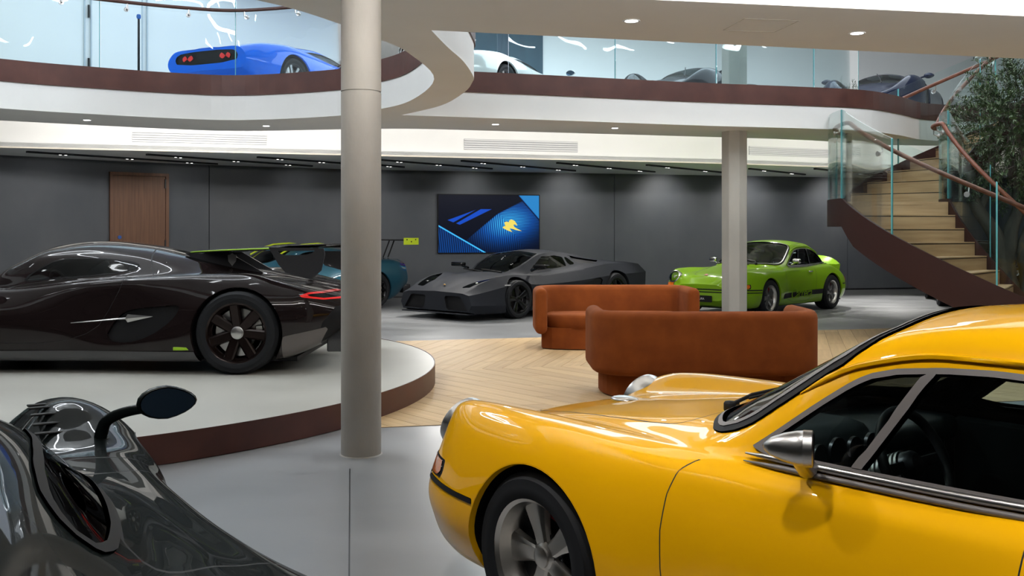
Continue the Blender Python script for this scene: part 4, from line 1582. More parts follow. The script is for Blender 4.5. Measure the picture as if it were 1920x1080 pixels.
    if yellow:
        b = MB()
        ball(b, (.36, 0, .765), .05, 10, (1.5, 1, .35))
        b.build('filler_cap', M_alu, root, 60)
        for sg in (1, -1):
            T = Matrix.Translation((-1.15, sg * .835, .915)) @ Matrix.Rotation(sg * .55, 4, 'Z') @ Matrix.Scale(.86, 4)
            mr = MB().lathe([(.0001, .125), (.012, .122), (.03, .10), (.046, .06), (.055, .02), (.057, .0), (.059, -.002), (.0595, -.03), (.055, -.034)], 28, T, axis='x').build('door_mirror', M_satin, root, 40)
            MB().lathe([(.0001, -.03), (.055, -.03)], 24, T, axis='x').build('mirror_glass', mat('mirror_silver', (.9, .9, .92), .02, 1), mr)
            MB().tube([(-1.12, sg * .82, .885), (-1.10, sg * .74, .835)], [.022, .03], 10).build('mirror_foot', M_satin, mr, 50)
    else:
        for sg in (1, -1):
            T = Matrix.Translation((-.92, sg * .86, .93))
            mr = MB().rbox((-.03, -.075, -.045), (.05, .075, .045), .03, T).build('door_mirror', M_chrome, root, 40)
            MB().tube([(-.90, sg * .84, .90), (-.90, sg * .76, .865)], .014, 8).build('mirror_foot', M_chrome, mr, 50)
        # ducktail
        prof = []
        n = 17
        V, F = [], []
        for i in range(n):
            t = -1 + 2 * i / (n - 1)
            y = t * .62
            lift = (1 - abs(t) ** 4)
            x_ = -2.78 - .05 * (1 - t * t)
            zt = .80 + .03 * (1 - t * t)
            sec = [(x_ + .05, zt + .03), (x_ - .20, zt + .02 + .04 * lift), (x_ - .36, zt + .03 + .13 * lift), (x_ - .385, zt + .02 + .12 * lift), (x_ - .34, zt - .12), (x_ - .1, zt - .10)]
            V += [(a, y, c) for a, c in sec]
        m_ = 6
        for i in range(n - 1):
            for j in range(m_):
                F.append((i * m_ + j, i * m_ + (j + 1) % m_, (i + 1) * m_ + (j + 1) % m_, (i + 1) * m_ + j))
        F.append(tuple(range(m_)))
        F.append(tuple((n - 1) * m_ + j for j in range(m_))[::-1])
        mesh_obj('ducktail_spoiler', V, F, paint, root, True, 40, recalc=True)
        pl = MB().rbox((.93, -.26, .26), (.945, .26, .37), .004, None, 1).build('number_plate', M_black, root)
        me = text_mesh('aVETTURA', .05, .001)
        me.materials.append(M_whiteletter)
        t = link(bpy.data.objects.new('plate_lettering', me), pl)
        t.rotation_euler = (PI / 2, 0, PI / 2)
        t.location = (.9465, 0, .315)
        for sg in (1, -1):
            me = text_mesh('Carrera', .26, .001, .35, .95)
            me.materials.append(paint)
            t = link(bpy.data.objects.new('flank_lettering', me), root)
            t.rotation_euler = (PI / 2, 0, PI if sg > 0 else 0)
            t.location = (-1.14, sg * .832, .345)
        b = MB()
        b.rbox((.0, -.03, -.02), (.006, .03, .02), .002, Matrix.Translation((.69, 0, .712)) @ Matrix.Rotation(-1.1, 4, 'Y'), 1)
        b.build('bonnet_badge', mat('badge_red', (.35, .03, .02), .4), root)
    for sg in (() if yellow else (1, -1)):
        MB().rbox((-1.60, sg * .822 - .012, .72), (-1.45, sg * .822 + .012, .742), .008, None, 2).build('door_handle', M_satin if yellow else M_chrome, root, 50)
    return root


P_yellow = paint_mat('yellow_paint', (.92, .46, .003), rough=.3, coat=.8)
P_green = paint_mat('green_paint', (.20, .38, .010), rough=.3, coat=.7)
car_y = coupe('sports_coupe', 'glossy yellow classic coupe with bullet mirror and five spoke wheels, nearest the camera', P_yellow, M_trimgrey, True)
car_y.location = (.70, 4.0, 0)
car_y.rotation_euler = (0, 0, math.radians(129))
car_y.scale = (.957,) * 3
car_g = coupe('sports_coupe', 'bright green classic coupe with black flank script and ducktail by the far column', P_green, M_chrome, False)
car_g.location = (3.83, 17.69, 0)
car_g.rotation_euler = (0, 0, math.atan2(-.728, -.686))
# ------------------------------------------------------------------ long-tailed black hypercar on the platform
M_carbon = mat('carbon_fibre', (.03, .03, .033), .3, .2, .8)
_nt = M_carbon.node_tree
_tc = _nt.nodes.new('ShaderNodeTexCoord')
_ck = _nt.nodes.new('ShaderNodeTexChecker')
_ck.inputs['Scale'].default_value = 160
_ck.inputs[1].default_value = (.05, .05, .055, 1)
_ck.inputs[2].default_value = (.012, .012, .014, 1)
_nt.links.new(_tc.outputs['Object'], _ck.inputs[0])
_nt.links.new(_ck.outputs[0], _nt.nodes['Principled BSDF'].inputs['Base Color'])
M_lime = mat('lime_accent', (.35, .62, .02), .4)
P_black = paint_mat('black_brown_paint', (.012, .008, .008), rough=.2, coat=.65)

ROWS_K = [
    ('', '1:.22 .8:.12 -3.0:.14 -3.4:.25 -3.62:.40'),
    ('1:.3 .8:.7 .4:.85 -.4:.84 -1.3:.86 -2.2:.93 -2.7:.95 -3.2:.9 -3.62:.8', '1:.22 .7:.11 -3:.13 -3.4:.26 -3.62:.41'),
    ('1:.4 .8:.78 .4:.95 0:1.0 -.5:.92 -1.2:.90 -2.0:.98 -2.7:1.015 -3.2:.98 -3.62:.86', '1:.3 .5:.28 -.5:.25 -2:.26 -2.7:.33 -3.3:.40 -3.62:.47'),
    ('1:.42 .8:.75 .4:.93 0:.985 -.5:.93 -1.0:.90 -1.5:.88 -2.0:.95 -2.7:1.01 -3.2:.98 -3.62:.87', '1:.36 .6:.45 0:.56 -.5:.52 -1.5:.50 -2.2:.55 -2.7:.62 -3.2:.60 -3.62:.56'),
    ('1:.38 .8:.64 .4:.78 0:.82 -.5:.82 -1.0:.83 -1.5:.85 -2.0:.88 -2.7:.90 -3.2:.90 -3.62:.80', '1:.40 .6:.58 .2:.70 0:.72 -.6:.72 -1.33:.79 -2.0:.83 -2.7:.855 -3.1:.78 -3.4:.71 -3.62:.66'),
    ('1:.3 .6:.52 0:.62 -.6:.70 -1.3:.72 -2.0:.74 -2.7:.74 -3.2:.74 -3.62:.66', '1:.41 .6:.56 .2:.68 0:.71 -.6:.745 -1.33:.825 -2.0:.865 -2.7:.885 -3.1:.80 -3.4:.73 -3.62:.68'),
    ('1:.2 .6:.38 0:.50 -.3:.60 -.7:.68 -1.3:.68 -2.0:.62 -2.4:.55 -2.8:.5 -3.62:.4', '1:.415 .5:.58 0:.70 -.3:.735 -.7:.765 -1.33:.84 -2.0:.865 -2.4:.86 -2.8:.84 -3.2:.79 -3.62:.70'),
    ('1:.12 .4:.3 0:.38 -.2:.46 -.5:.56 -.8:.57 -1.3:.55 -1.8:.5 -2.2:.4 -2.6:.3 -3.62:.25', '1:.42 .4:.62 0:.72 -.2:.775 -.5:.93 -.8:1.03 -1.2:1.06 -1.6:1.03 -2.0:.96 -2.4:.89 -2.8:.85 -3.62:.71'),
    ('1:.06 .4:.15 0:.2 -.5:.3 -1.2:.3 -1.8:.27 -2.4:.2 -3.62:.12', '1:.42 .4:.63 0:.735 -.2:.80 -.5:.985 -.8:1.12 -1.15:1.155 -1.6:1.115 -2.0:1.03 -2.4:.94 -2.8:.87 -3.62:.715'),
    ('', '1:.42 .4:.635 0:.74 -.2:.81 -.5:1.0 -.8:1.135 -1.15:1.172 -1.6:1.13 -2.0:1.045 -2.4:.95 -2.8:.875 -3.62:.72'),
]


def black_hyper():
    root = empty('hypercar', (0, 0, 0), 0, 'glossy black brown hypercar with big rear wing on the round platform', 'car')
    S = loft(ROWS_K, -3.62, 1.0, 150, 7)
    _, S = S.split(lambda V: V[:, 2] - .125)
    S = arches(S, ((0, .34, .375), (-2.70, .365, .405)), root, P_black)
    WN = [(-.60, .795), (-.78, .92), (-.95, 1.015), (-1.3, 1.025), (-1.62, .99), (-1.72, .955), (-1.64, .90), (-1.45, .868), (-1.0, .83)]
    w, S = S.split(side_poly(WN, 1))
    t, g = w.split(lambda V: -(side_poly(WN, 1, grow=-.012)(V)))
    pair(g, 'door_window', GLASS_DARK, root)
    pair(t, 'window_seal', M_black, root, offset=.003)
    WS = [(-.16, 0), (-.22, .40), (-.42, .50), (-.62, .50), (-.84, .47), (-.88, .3), (-.90, 0)]
    w, S = S.split(plan_poly(WS, 1, .7))
    w.build('windscreen', GLASS_DARK, root)
    EC = [(-1.85, 0), (-1.88, .26), (-2.1, .30), (-2.55, .20), (-2.62, 0)]
    w, S = S.split(plan_poly(EC, 1, .8))
    w.build('engine_window', GLASS_DARK, root)
    # roof to engine cover seam, door outline
    seam, S = cut_band(S, lambda V: V[:, 0] + 1.80 - (V[:, 2] - .95) * .45, .005, lambda V: .86 - V[:, 2])
    seam.build('panel_gap', M_gap, root)
    vs, S = S.split(side_poly([(-1.86, .875), (-1.89, .98), (-1.91, .98), (-1.885, .875)], 0))
    pair(vs, 'engine_vent', M_satin, root)
    DR = [(-.40, .27), (-.35, .55), (-.5, .75), (-.75, .80), (-1.3, .855), (-1.66, .868), (-1.63, .75), (-1.53, .56), (-1.42, .38), (-1.1, .27)]
    door, S = S.split(side_poly(DR, 1))
    gap, door = door.split(lambda V: -(side_poly(DR, 1, grow=-.005)(V)))
    pair(gap, 'door_gap', M_gap, root)
    pair(door, 'door', P_black, root)
    # side intake
    IN = [(-1.50, .30), (-1.58, .47), (-1.70, .57), (-2.0, .60), (-2.22, .62), (-2.12, .47), (-1.92, .33), (-1.7, .27)]
    it_, S = S.split(side_poly(IN, 1))
    pair(it_, 'side_intake', M_black, root, offset=-.03)
    V, F = S.rim_strip(lambda v: (v[0], v[1] - math.copysign(.06, v[1]), v[2]))
    mesh_obj('intake_wall', V, F, P_black, root, True)
    # silver arrow strip on the flank
    for sg in (1, -1):
        pts = [(-1.20, .452), (-1.60, .480), (-1.69, .487)]
        mb = MB()
        V = []
        for (x, z, hw) in ((-1.20, .450, .004), (-1.62, .485, .008), (-1.69, .490, .010), (-1.71, .492, .036), (-1.95, .512, .002)):
            y = float(pchip(*keys(ROWS_K[3][0]), np.array([x]))[0]) + .012
            V += [(x, sg * y, z - hw), (x, sg * (y + .008), z), (x, sg * y, z + hw)]
        F = []
        for i in range(4):
            for j in range(2):
                F.append((3 * i + j, 3 * i + j + 1, 3 * i + j + 4, 3 * i + j + 3))
        mesh_obj('flank_arrow', V, F, M_satin, root)
    # carbon sill blade and rear corner
    bl, S = S.split(lambda V: np.maximum(V[:, 2] - .205, np.maximum(V[:, 0] + .42 - 0.0, -(V[:, 0] + 2.4))))
    bl.build('sill_blade', M_carbon, root, offset=.012, rim=.02)
    rc, S = S.split(side_poly([(-3.10, .10), (-3.10, .335), (-3.50, .42), (-3.38, .20), (-3.36, .10)], 0))
    pair(rc, 'rear_corner', mat('pale_carbon', (.11, .095, .09), .35, .3, .6), root, offset=.004)
    for sg in (1, -1):
        MB().rbox((-2.30, sg * .985 - .01, .215), (-2.14, sg * .985 + .01, .245), .004, None, 1).build('lime_tab', M_lime, root)
    # tail
    tl = [(-3.22, .685), (-3.32, .722), (-3.64, .735), (-3.64, .665), (-3.45, .655)]
    t, S = S.split(side_poly(tl, 0, .45))
    t2, t = t.split(lambda V: -(side_poly(tl, 0, .45, grow=-.016)(V)))
    pair(t2, 'tail_lamp', M_redlens, root, offset=.003)
    pair(t, 'tail_lamp_glass', GLASS_DARK, root)
    df, S = S.split(side_poly([(-3.40, .24), (-3.44, .45), (-3.56, .60), (-3.7, .60), (-3.7, .1)], 0, .2))
    pair(df, 'rear_diffuser', M_black, root)
    S.build('body_shell', P_black, root)
    MB().box((-3.2, -.82, .10), (.8, .82, .14)).build('underbody', M_black, root)
    for sg in (1, -1):
        MB().lathe([(.055, -.06), (.06, .02), (.05, .02), (.045, -.06)], 20, Matrix.Translation((-3.56, sg * .55, .33)) @ Matrix.Rotation(PI, 4, 'Z'), axis='x').build('exhaust_tip', M_satin, root, 40)
        fin = MB().rbox((-3.66, sg * .78 - .012, .18), (-3.46, sg * .78 + .012, .48), .01, None, 1)
        fin.build('diffuser_fin', M_carbon, root)
        MB().rbox((-3.672, sg * .78 - .006, .2), (-3.66, sg * .78 + .006, .44), .003, None, 1).build('diffuser_edge', M_lime, root)
        MB().rbox((-3.60, sg * .70 - .07, .50), (-3.58, sg * .70 + .07, .53), .005, None, 1).build('reflector', M_redlens, root)
    # wheels
    sp = dict(n=7, kind='bar', w0=.042, w1=.046, dish=.06, r0=.05, cap=.050, t=.03, bulge=.005, out=.02, cal=-2.0)
    rim_m = mat('dark_bronze_rim', (.018, .011, .010), .18, .6)
    for (x, z, y, w, R) in ((0, .335, .83, .28, .335), (-2.70, .368, .84, .345, .368)):
        for sg in (1, -1):
            wheel(root, x, sg * y, z, R, w, .272 if x else .255, sp, rim_m, rim_m, sg, hub_m=M_satin, cal_m=M_alu, spin=.12)
    # wing
    V, F = [], []
    n = 25
    for i in range(n):
        t = -1 + 2 * i / (n - 1)
        y = .93 * t
        a = abs(t)
        xl = -1.98 - 1.02 * a ** 1.25
        ch = .42 + .06 * a
        z = 1.06 + .055 * a
        V += [(xl, y, z), (xl - ch * .3, y, z + .022), (xl - ch, y, z + .03), (xl - ch, y, z + .02), (xl - ch * .4, y, z - .012), (xl - .01, y, z - .01)]
    for i in range(n - 1):
        for j in range(6):
            F.append((i * 6 + j, (i + 1) * 6 + j, (i + 1) * 6 + (j + 1) % 6, i * 6 + (j + 1) % 6))
    wg = mesh_obj('rear_wing', V, F, M_carbon, root, True, 40)
    MB().tube([(V[6 * i][0] + .003, V[6 * i][1], V[6 * i][2]) for i in range(n)], .006, 6).build('wing_edge', M_lime, wg, 60)
    for sg in (1, -1):
        prof = [(-2.97, 1.125), (-3.46, 1.115), (-3.47, 1.06), (-3.44, .92), (-3.36, .845), (-3.30, .85), (-3.12, .90), (-3.06, .97)]
        hole = [(-3.05, 1.09), (-3.06, 1.075), (-3.10, 1.055), (-3.30, 1.055), (-3.36, 1.075), (-3.38, 1.095)]
        Mx = Matrix(((1, 0, 0, 0), (0, 0, 1, sg * .935), (0, 1, 0, 0), (0, 0, 0, 1)))
        MB().prism(prof, -.008, .008, [hole], Mx).build('wing_end_plate', M_carbon, wg)
        fin = [(-2.0, 1.055), (-2.42, 1.06), (-2.75, .87), (-2.2, .93)]
        Mx = Matrix(((1, 0, 0, 0), (0, 0, 1, sg * .22), (0, 1, 0, 0), (0, 0, 0, 1)))
        MB().prism(fin, -.012, .012, M=Mx).build('wing_pylon', M_carbon, wg)
    sh = [(.0, -.05), (.028, -.015), (.032, .03), (.012, .035), (0, .045), (-.012, .035), (-.032, .03), (-.028, -.015)]
    Mx = Matrix.Translation((-2.62, .945, 1.02)) @ Matrix(((1, 0, 0, 0), (0, 0, 1, 0), (0, 1, 0, 0), (0, 0, 0, 1)))
    Mx = Matrix.Translation((-2.45, .235, 1.0)) @ Matrix(((1, 0, 0, 0), (0, 0, 1, 0), (0, 1, 0, 0), (0, 0, 0, 1)))
    MB().prism([(a * 1.3, b * 1.3) for a, b in sh], -.001, .004, M=Mx).build('shield_badge', M_satin, wg)
    for sg in (1, -1):
        seat(root, -1.15, sg * .33, .2, M_seatblk, tilt=.5)
        b = MB()
        ball(b, (0, 0, 0), .07, 8, (.8, 1.3, .8), Matrix.Translation((-.45, sg * 1.0, .84)))
        m_ = b.build('door_mirror', P_black, root, 60)
        MB().tube([(-.40, sg * .78, .74), (-.42, sg * .88, .80), (-.45, sg * .96, .83)], [.025, .015, .018], 8).build('mirror_arm', P_black, m_, 60)
    MB().rbox((-.75, -.55, .55), (-.35, .55, .80), .06).build('dashboard', M_dash, root, 50)
    steering(root, -.86, .34, .74, M_seatblk, M_darkmetal, .16)
    return root


car_k = black_hyper()
car_k.location = (-2.43 - 2.70, 8.77 + 1.0, .19)
car_k.rotation_euler = (0, 0, PI)

# ------------------------------------------------------------------ matt grey wedge supercar
ROWS_L = [
    ('', '1.02:.16 .8:.12 -3.2:.16 -3.68:.34'),
    ('1.02:.80 .8:.88 .4:.95 -.4:.93 -2:.95 -2.7:.99 -3.4:.95 -3.68:.85', '1.02:.15 .8:.11 -3.2:.15 -3.68:.34'),
    ('1.02:.86 .8:.94 .4:1.0 0:1.02 -.5:.96 -1.5:.95 -2.2:1.0 -2.67:1.03 -3.3:1.0 -3.68:.92', '1.02:.26 .6:.25 -.5:.24 -2:.25 -3:.3 -3.68:.42'),
    ('1.02:.80 .85:.89 .4:.96 0:.99 -.5:.97 -1.5:1.0 -2.2:1.02 -2.67:1.025 -3.3:1.0 -3.68:.93', '1.02:.42 .6:.50 0:.58 -.6:.55 -1.5:.58 -2.67:.66 -3.68:.68'),
    ('1.02:.66 .8:.73 .4:.79 0:.82 -.5:.84 -1.2:.84 -2.0:.85 -2.67:.86 -3.3:.82 -3.68:.75', '1.02:.45 .7:.60 .3:.70 0:.73 -.5:.70 -1.2:.74 -2.0:.80 -2.67:.86 -3.3:.86 -3.68:.83'),
    ('1.02:.42 .7:.48 .3:.52 0:.56 -.3:.64 -.6:.75 -1.2:.78 -2.0:.76 -2.67:.70 -3.68:.6', '1.02:.46 .7:.585 .3:.66 0:.69 -.3:.715 -.6:.73 -1.2:.77 -2.0:.83 -2.67:.885 -3.3:.88 -3.68:.84'),
    ('1.02:.15 .3:.3 0:.36 -.25:.46 -.6:.57 -1.0:.56 -1.4:.53 -1.9:.5 -2.4:.45 -3:.42 -3.68:.4', '1.02:.465 .3:.675 0:.71 -.2:.74 -.6:.91 -1.0:1.06 -1.4:1.085 -1.9:1.05 -2.4:.97 -3:.91 -3.68:.85'),
    ('', '1.02:.47 .3:.685 0:.72 -.15:.745 -.6:.95 -1.0:1.10 -1.35:1.135 -1.9:1.10 -2.4:1.0 -3:.93 -3.68:.86'),
]
P_grey = mat('matt_grey_paint', (.021, .023, .028), .55, .0, .0, spec=.06, inside=CAR_IN)


def wedge():
    root = empty('wedge_supercar', (0, 0, 0), 0, 'matt dark grey wedge supercar parked under the wall screen', 'car')
    S = loft(ROWS_L, -3.68, 1.02, 130, 6, sharp=(1, 2, 3, 4, 5, 6))
    _, S = S.split(lambda V: V[:, 2] - .12)
    S = arches(S, ((0, .33, .365), (-2.665, .345, .39)), root, P_grey)
    k = dict(faceted=28)
    WN = [(-.56, .775), (-.98, 1.015), (-1.35, 1.03), (-1.55, 1.0), (-1.52, .84), (-1.2, .81)]
    w, S = S.split(side_poly(WN, 0))
    pair(w, 'door_window', GLASS_DARK, root)
    Q1 = [(-1.58, .855), (-1.60, 1.0), (-1.68, .99), (-1.80, .865)]
    w, S = S.split(side_poly(Q1, 0))
    pair(w, 'quarter_window', GLASS_DARK, root)
    Q2 = [(-1.74, 1.03), (-2.0, .985), (-2.62, .915), (-2.3, .875), (-1.9, .875)]
    w, S = S.split(side_poly(Q2, 0))
    pair(w, 'engine_intake', M_black, root, offset=-.03)
    WS = [(-.17, 0), (-.24, .40), (-.50, .52), (-.75, .53), (-1.00, .50), (-1.03, 0)]
    w, S = S.split(plan_poly(WS, 0, .7))
    w.build('windscreen', GLASS_CAR, root)
    HB = [(.86, 0), (.84, .26), (.3, .47), (-.12, .50), (-.15, 0)]
    hood, S = S.split(plan_poly(HB, 0, .45))
    gap, hood = hood.split(lambda V: -(plan_poly(HB, 0, .45, grow=-.007)(V)))
    gap.build('bonnet_gap', M_gap, root)
    hood.build('bonnet', P_grey, root, **k)
    DR = [(-.50, .30), (-.42, .55), (-.50, .74), (-1.0, .80), (-1.56, .84), (-1.62, .55), (-1.5, .28)]
    door, S = S.split(side_poly(DR, 0))
    gap, door = door.split(lambda V: -(side_poly(DR, 0, grow=-.006)(V)))
    pair(gap, 'door_gap', M_gap, root)
    pair(door, 'door', P_grey, root, **k)
    HL = [(.86, .46), (.84, .64), (.42, .775), (.10, .785), (.26, .68), (.55, .52)]
    hl, S = S.split(lambda V: np.minimum(plan_poly(HL, 0, .45, mirror=False)(V), plan_poly([(x, -y) for x, y in HL], 0, .45, mirror=False)(V)))
    pair(hl, 'headlamp', GLASS_DARK, root)
    for sg in (1, -1):
        MB().rbox((.52, sg * .61 - .03, .585), (.66, sg * .61 + .03, .615), .012, None, 2).build('lamp_unit', M_chrome, root, 50)
        MB().rbox((.36, sg * .68 - .02, .62), (.46, sg * .68 + .02, .645), .01, None, 2).build('lamp_unit', M_chrome if sg > 0 else M_lime, root, 50)
    FI = [(.20, .41), (.60, .42), (.80, .165), (.28, .15)]
    fi, S = S.split(front_poly(FI, 0, .5))
    fr_, fi = fi.split(lambda V: -(front_poly(FI, 0, .5, grow=-.014)(V)))
    pair(fi, 'front_intake', M_black, root, offset=-.05)
    pair(fr_, 'intake_frame', P_grey, root, **k)
    V, F = fi.rim_strip(lambda v: (v[0] - .10, v[1], v[2]))
    mesh_obj('intake_wall', V, F, M_black, root)
    SI = [(-1.62, .30), (-1.70, .52), (-2.05, .62), (-2.22, .60), (-2.1, .3)]
    si, S = S.split(side_poly(SI, 0))
    pair(si, 'side_intake', M_black, root, offset=-.02)
    S.build('body_shell', P_grey, root, **k)
    MB().box((-3.2, -.86, .10), (.8, .86, .135)).build('underbody', M_black, root)
    MB().rbox((.85, -.80, .105), (1.06, .80, .125), .006, None, 1).build('front_splitter', P_grey, root)
    for sg in (1, -1):
        MB().rbox((-.04, sg * .0 - .01, 0), (.0, .0 + .01, .26), .004, Matrix.Translation((1.0, sg * .24, .14)) @ Matrix.Rotation(-.25, 4, 'Y'), 1).build('nose_blade', P_grey, root)
        MB().rbox((.16, sg * .965 - .005, .56), (.34, sg * .955 + .006, .58), .003, None, 1).build('side_marker', mat('marker_clear', (.6, .6, .6), .2), root)
        m_ = MB().rbox((-.07, -.14, -.035), (.06, .14, .035), .02, Matrix.Translation((-.50, sg * 1.02, .86))).build('door_mirror', mat('gloss_black', (.006, .006, .007), .1), root, 50)
        MB().tube([(-.50, sg * .92, .83), (-.52, sg * .78, .79)], [.018, .03], 6).build('mirror_arm', MATS['gloss_black'], m_, 50)
        seat(root, -1.2, sg * .34, .2, M_seatblk, tilt=.5)
    b = MB()
    ball(b, (.80, 0, .565), .022, 8, (1, 1, .5))
    b.build('nose_badge', mat('badge_gold', (.5, .28, .08), .3, .8), root, 60)
    for y0 in (.1, -.35):
        MB().tube([(-.19, y0 + .28, .755), (-.23, y0, .775), (-.28, y0 - .3, .79)], .012, 6).build('wiper', M_black, root, 60)
    MB().rbox((-.7, -.6, .5), (-.3, .6, .74), .06).build('dashboard', M_dash, root, 50)
    sp = dict(n=5, kind='bar', w0=.03, w1=.055, dish=.05, r0=.05, cap=.042, t=.025, bulge=.0, out=.018, cal=-2.0)
    rm = mat('black_rim', (.01, .01, .011), .2, .5)
    gold = MATS['badge_gold']
    for (x, z, y, w, R) in ((0, .322, .86, .26, .322), (-2.665, .345, .85, .335, .345)):
        for sg in (1, -1):
            wheel(root, x, sg * y, z, R, w, .245, sp, rm, rm, sg, hub_m=None, cal_m=M_darkmetal, spin=.2)
    return root


car_l = wedge()
car_l.rotation_euler = (0, 0, PI + math.radians(47))
car_l.location = (.107 - math.sin(math.radians(47)) * .95, 16.67 + math.cos(math.radians(47)) * .95, 0)

# ------------------------------------------------------------------ blue race coupe with tall wing
ROWS_A = [
    ('', '.88:.2 .7:.13 -3.1:.15 -3.52:.35'),
    ('.88:.45 .6:.72 0:.8 -1.6:.8 -2.6:.85 -3.2:.75 -3.52:.6', '.88:.2 .7:.12 -3.0:.14 -3.52:.35'),
    ('.88:.55 .6:.82 0:.93 -.6:.88 -1.6:.88 -2.6:.96 -3.2:.88 -3.52:.74', '.88:.3 .5:.28 -2.5:.28 -3.1:.36 -3.52:.45'),
    ('.88:.55 .6:.82 0:.93 -.6:.88 -1.6:.88 -2.6:.96 -3.2:.89 -3.52:.76', '.88:.45 0:.55 -1.5:.52 -2.6:.62 -3.2:.6 -3.52:.60'),
    ('.88:.45 .6:.68 0:.79 -.6:.79 -1.6:.80 -2.6:.86 -3.2:.80 -3.52:.68', '.88:.55 .5:.68 0:.76 -.6:.78 -1.6:.82 -2.6:.87 -3.1:.87 -3.52:.80'),
    ('.88:.3 .5:.5 0:.56 -.6:.66 -1:.70 -1.6:.71 -2.2:.68 -2.6:.62 -3.1:.55 -3.52:.5', '.88:.57 .5:.69 0:.77 -.6:.84 -1:.88 -1.6:.90 -2.2:.92 -2.6:.93 -3.1:.94 -3.52:.90'),
    ('.88:.2 .3:.3 -.4:.4 -.7:.55 -1:.58 -1.5:.56 -2:.52 -2.5:.45 -3:.38 -3.52:.35', '.88:.58 .3:.75 -.4:.85 -.7:.95 -1:1.08 -1.3:1.15 -1.7:1.16 -2.1:1.11 -2.6:1.01 -3:.96 -3.52:.92'),
    ('', '.88:.59 .3:.77 -.4:.87 -.65:.96 -1:1.14 -1.3:1.22 -1.6:1.24 -2:1.20 -2.5:1.08 -2.9:.99 -3.2:.97 -3.52:.93'),
]
P_blue = paint_mat('steel_blue_paint', (.025, .10, .15), rough=.3, metal=.4)


def race_coupe():
    root = empty('race_coupe', (0, 0, 0), 0, 'steel blue race coupe with high lime-tipped wing, half hidden behind the front column', 'car')
    S = loft(ROWS_A, -3.52, .88, 120, 6)
    _, S = S.split(lambda V: V[:, 2] - .13)
    S = arches(S, ((0, .34, .37), (-2.60, .345, .375)), root, P_blue)
    WN = [(-.85, .915), (-1.1, 1.06), (-1.35, 1.10), (-1.75, 1.10), (-2.1, 1.03), (-2.3, .965), (-2.0, .94), (-1.4, .92)]
    w, S = S.split(side_poly(WN, 1))
    pair(w, 'side_window', GLASS_DARK, root)
    w, S = S.split(plan_poly([(-.45, 0), (-.52, .42), (-.75, .52), (-1.08, .48), (-1.16, 0)], 1, .8))
    w.build('windscreen', GLASS_DARK, root)
    rf, S = S.split(plan_poly([(-1.18, 0), (-1.2, .42), (-1.9, .40), (-1.95, 0)], 1, 1.0))
    rf.build('roof_panel', M_carbon, root)
    w, S = S.split(plan_poly([(-2.0, 0), (-2.05, .42), (-2.6, .34), (-2.68, 0)], 1, .9))
    w.build('rear_window', GLASS_DARK, root)
    tl, S = S.split(side_poly([(-3.30, .80), (-3.36, .87), (-3.6, .86), (-3.6, .77)], 0, .4))
    pair(tl, 'tail_lamp', mat('smoked_red', (.08, .01, .02), .15, 0, 1), root, offset=.003)
    DR = [(-.62, .25), (-.6, .7), (-.75, .86), (-1.9, .90), (-1.85, .5), (-1.7, .25)]
    door, S = S.split(side_poly(DR, 1))
    gap, door = door.split(lambda V: -(side_poly(DR, 1, grow=-.006)(V)))
    pair(gap, 'door_gap', M_gap, root)
    pair(door, 'door', P_blue, root)
    S.build('body_shell', P_blue, root)
    MB().box((-3.0, -.75, .10), (.6, .75, .145)).build('underbody', M_black, root)
    for sg in (1, -1):
        MB().tube([(a, sg * .47, z) for a, z in ((-.75, 1.03), (-1.0, 1.15), (-1.25, 1.215), (-1.6, 1.235), (-2.0, 1.19))], .016, 6).build('roof_stripe', mat('lime_paint', (.55, .70, .02), .35), root, 60)
        MB().rbox((-3.62, sg * .62 - .12, .25), (-3.44, sg * .62 + .12, .42), .02).build('rear_skirt', M_carbon, root, 40)
    # wing
    wg = MB().rbox((-3.62, -.92, 1.28), (-3.30, .92, 1.305), .01, None, 2).build('rear_wing', M_carbon, root, 40)
    MB().box((-3.40, -.06, 1.305), (-3.34, .06, 1.309)).build('wing_mark', MATS['lime_paint'], wg)
    for sg in (1, -1):
        pl = MB().rbox((-3.66, sg * .93 - .006, 1.20), (-3.28, sg * .93 + .006, 1.335), .004, None, 1).build('wing_end_plate', MATS['lime_paint'], wg)
        for a, b in ((-3.58, 1.30), (-3.36, 1.30), (-3.47, 1.26)):
            MB().box((a - .012, sg * .938 - .002, b - .012), (a + .012, sg * .938 + .002, b + .012)).build('plate_mark', M_black, pl)
        for dx in (0, .12):
            MB().tube([(-3.46 + dx, sg * .42, 1.285), (-3.30 + dx * 1.0, sg * .42, .95)], .014, 6).build('wing_stay', M_black, wg, 50)
    sp = dict(n=10, kind='bar', w0=.012, w1=.03, dish=.035, r0=.05, cap=.04, t=.02, bulge=.0, out=.012)
    for (x, z, y, w, R) in ((0, .338, .80, .25, .338), (-2.60, .345, .80, .30, .345)):
        for sg in (1, -1):
            wheel(root, x, sg * y, z, R, w, .258, sp, MATS['black_rim'], MATS['black_rim'], sg, detail=False)
    for sg in (1, -1):
        seat(root, -1.5, sg * .34, .24, M_seatblk)
    return root


car_a = race_coupe()
car_a.rotation_euler = (0, 0, math.radians(180 + 24))
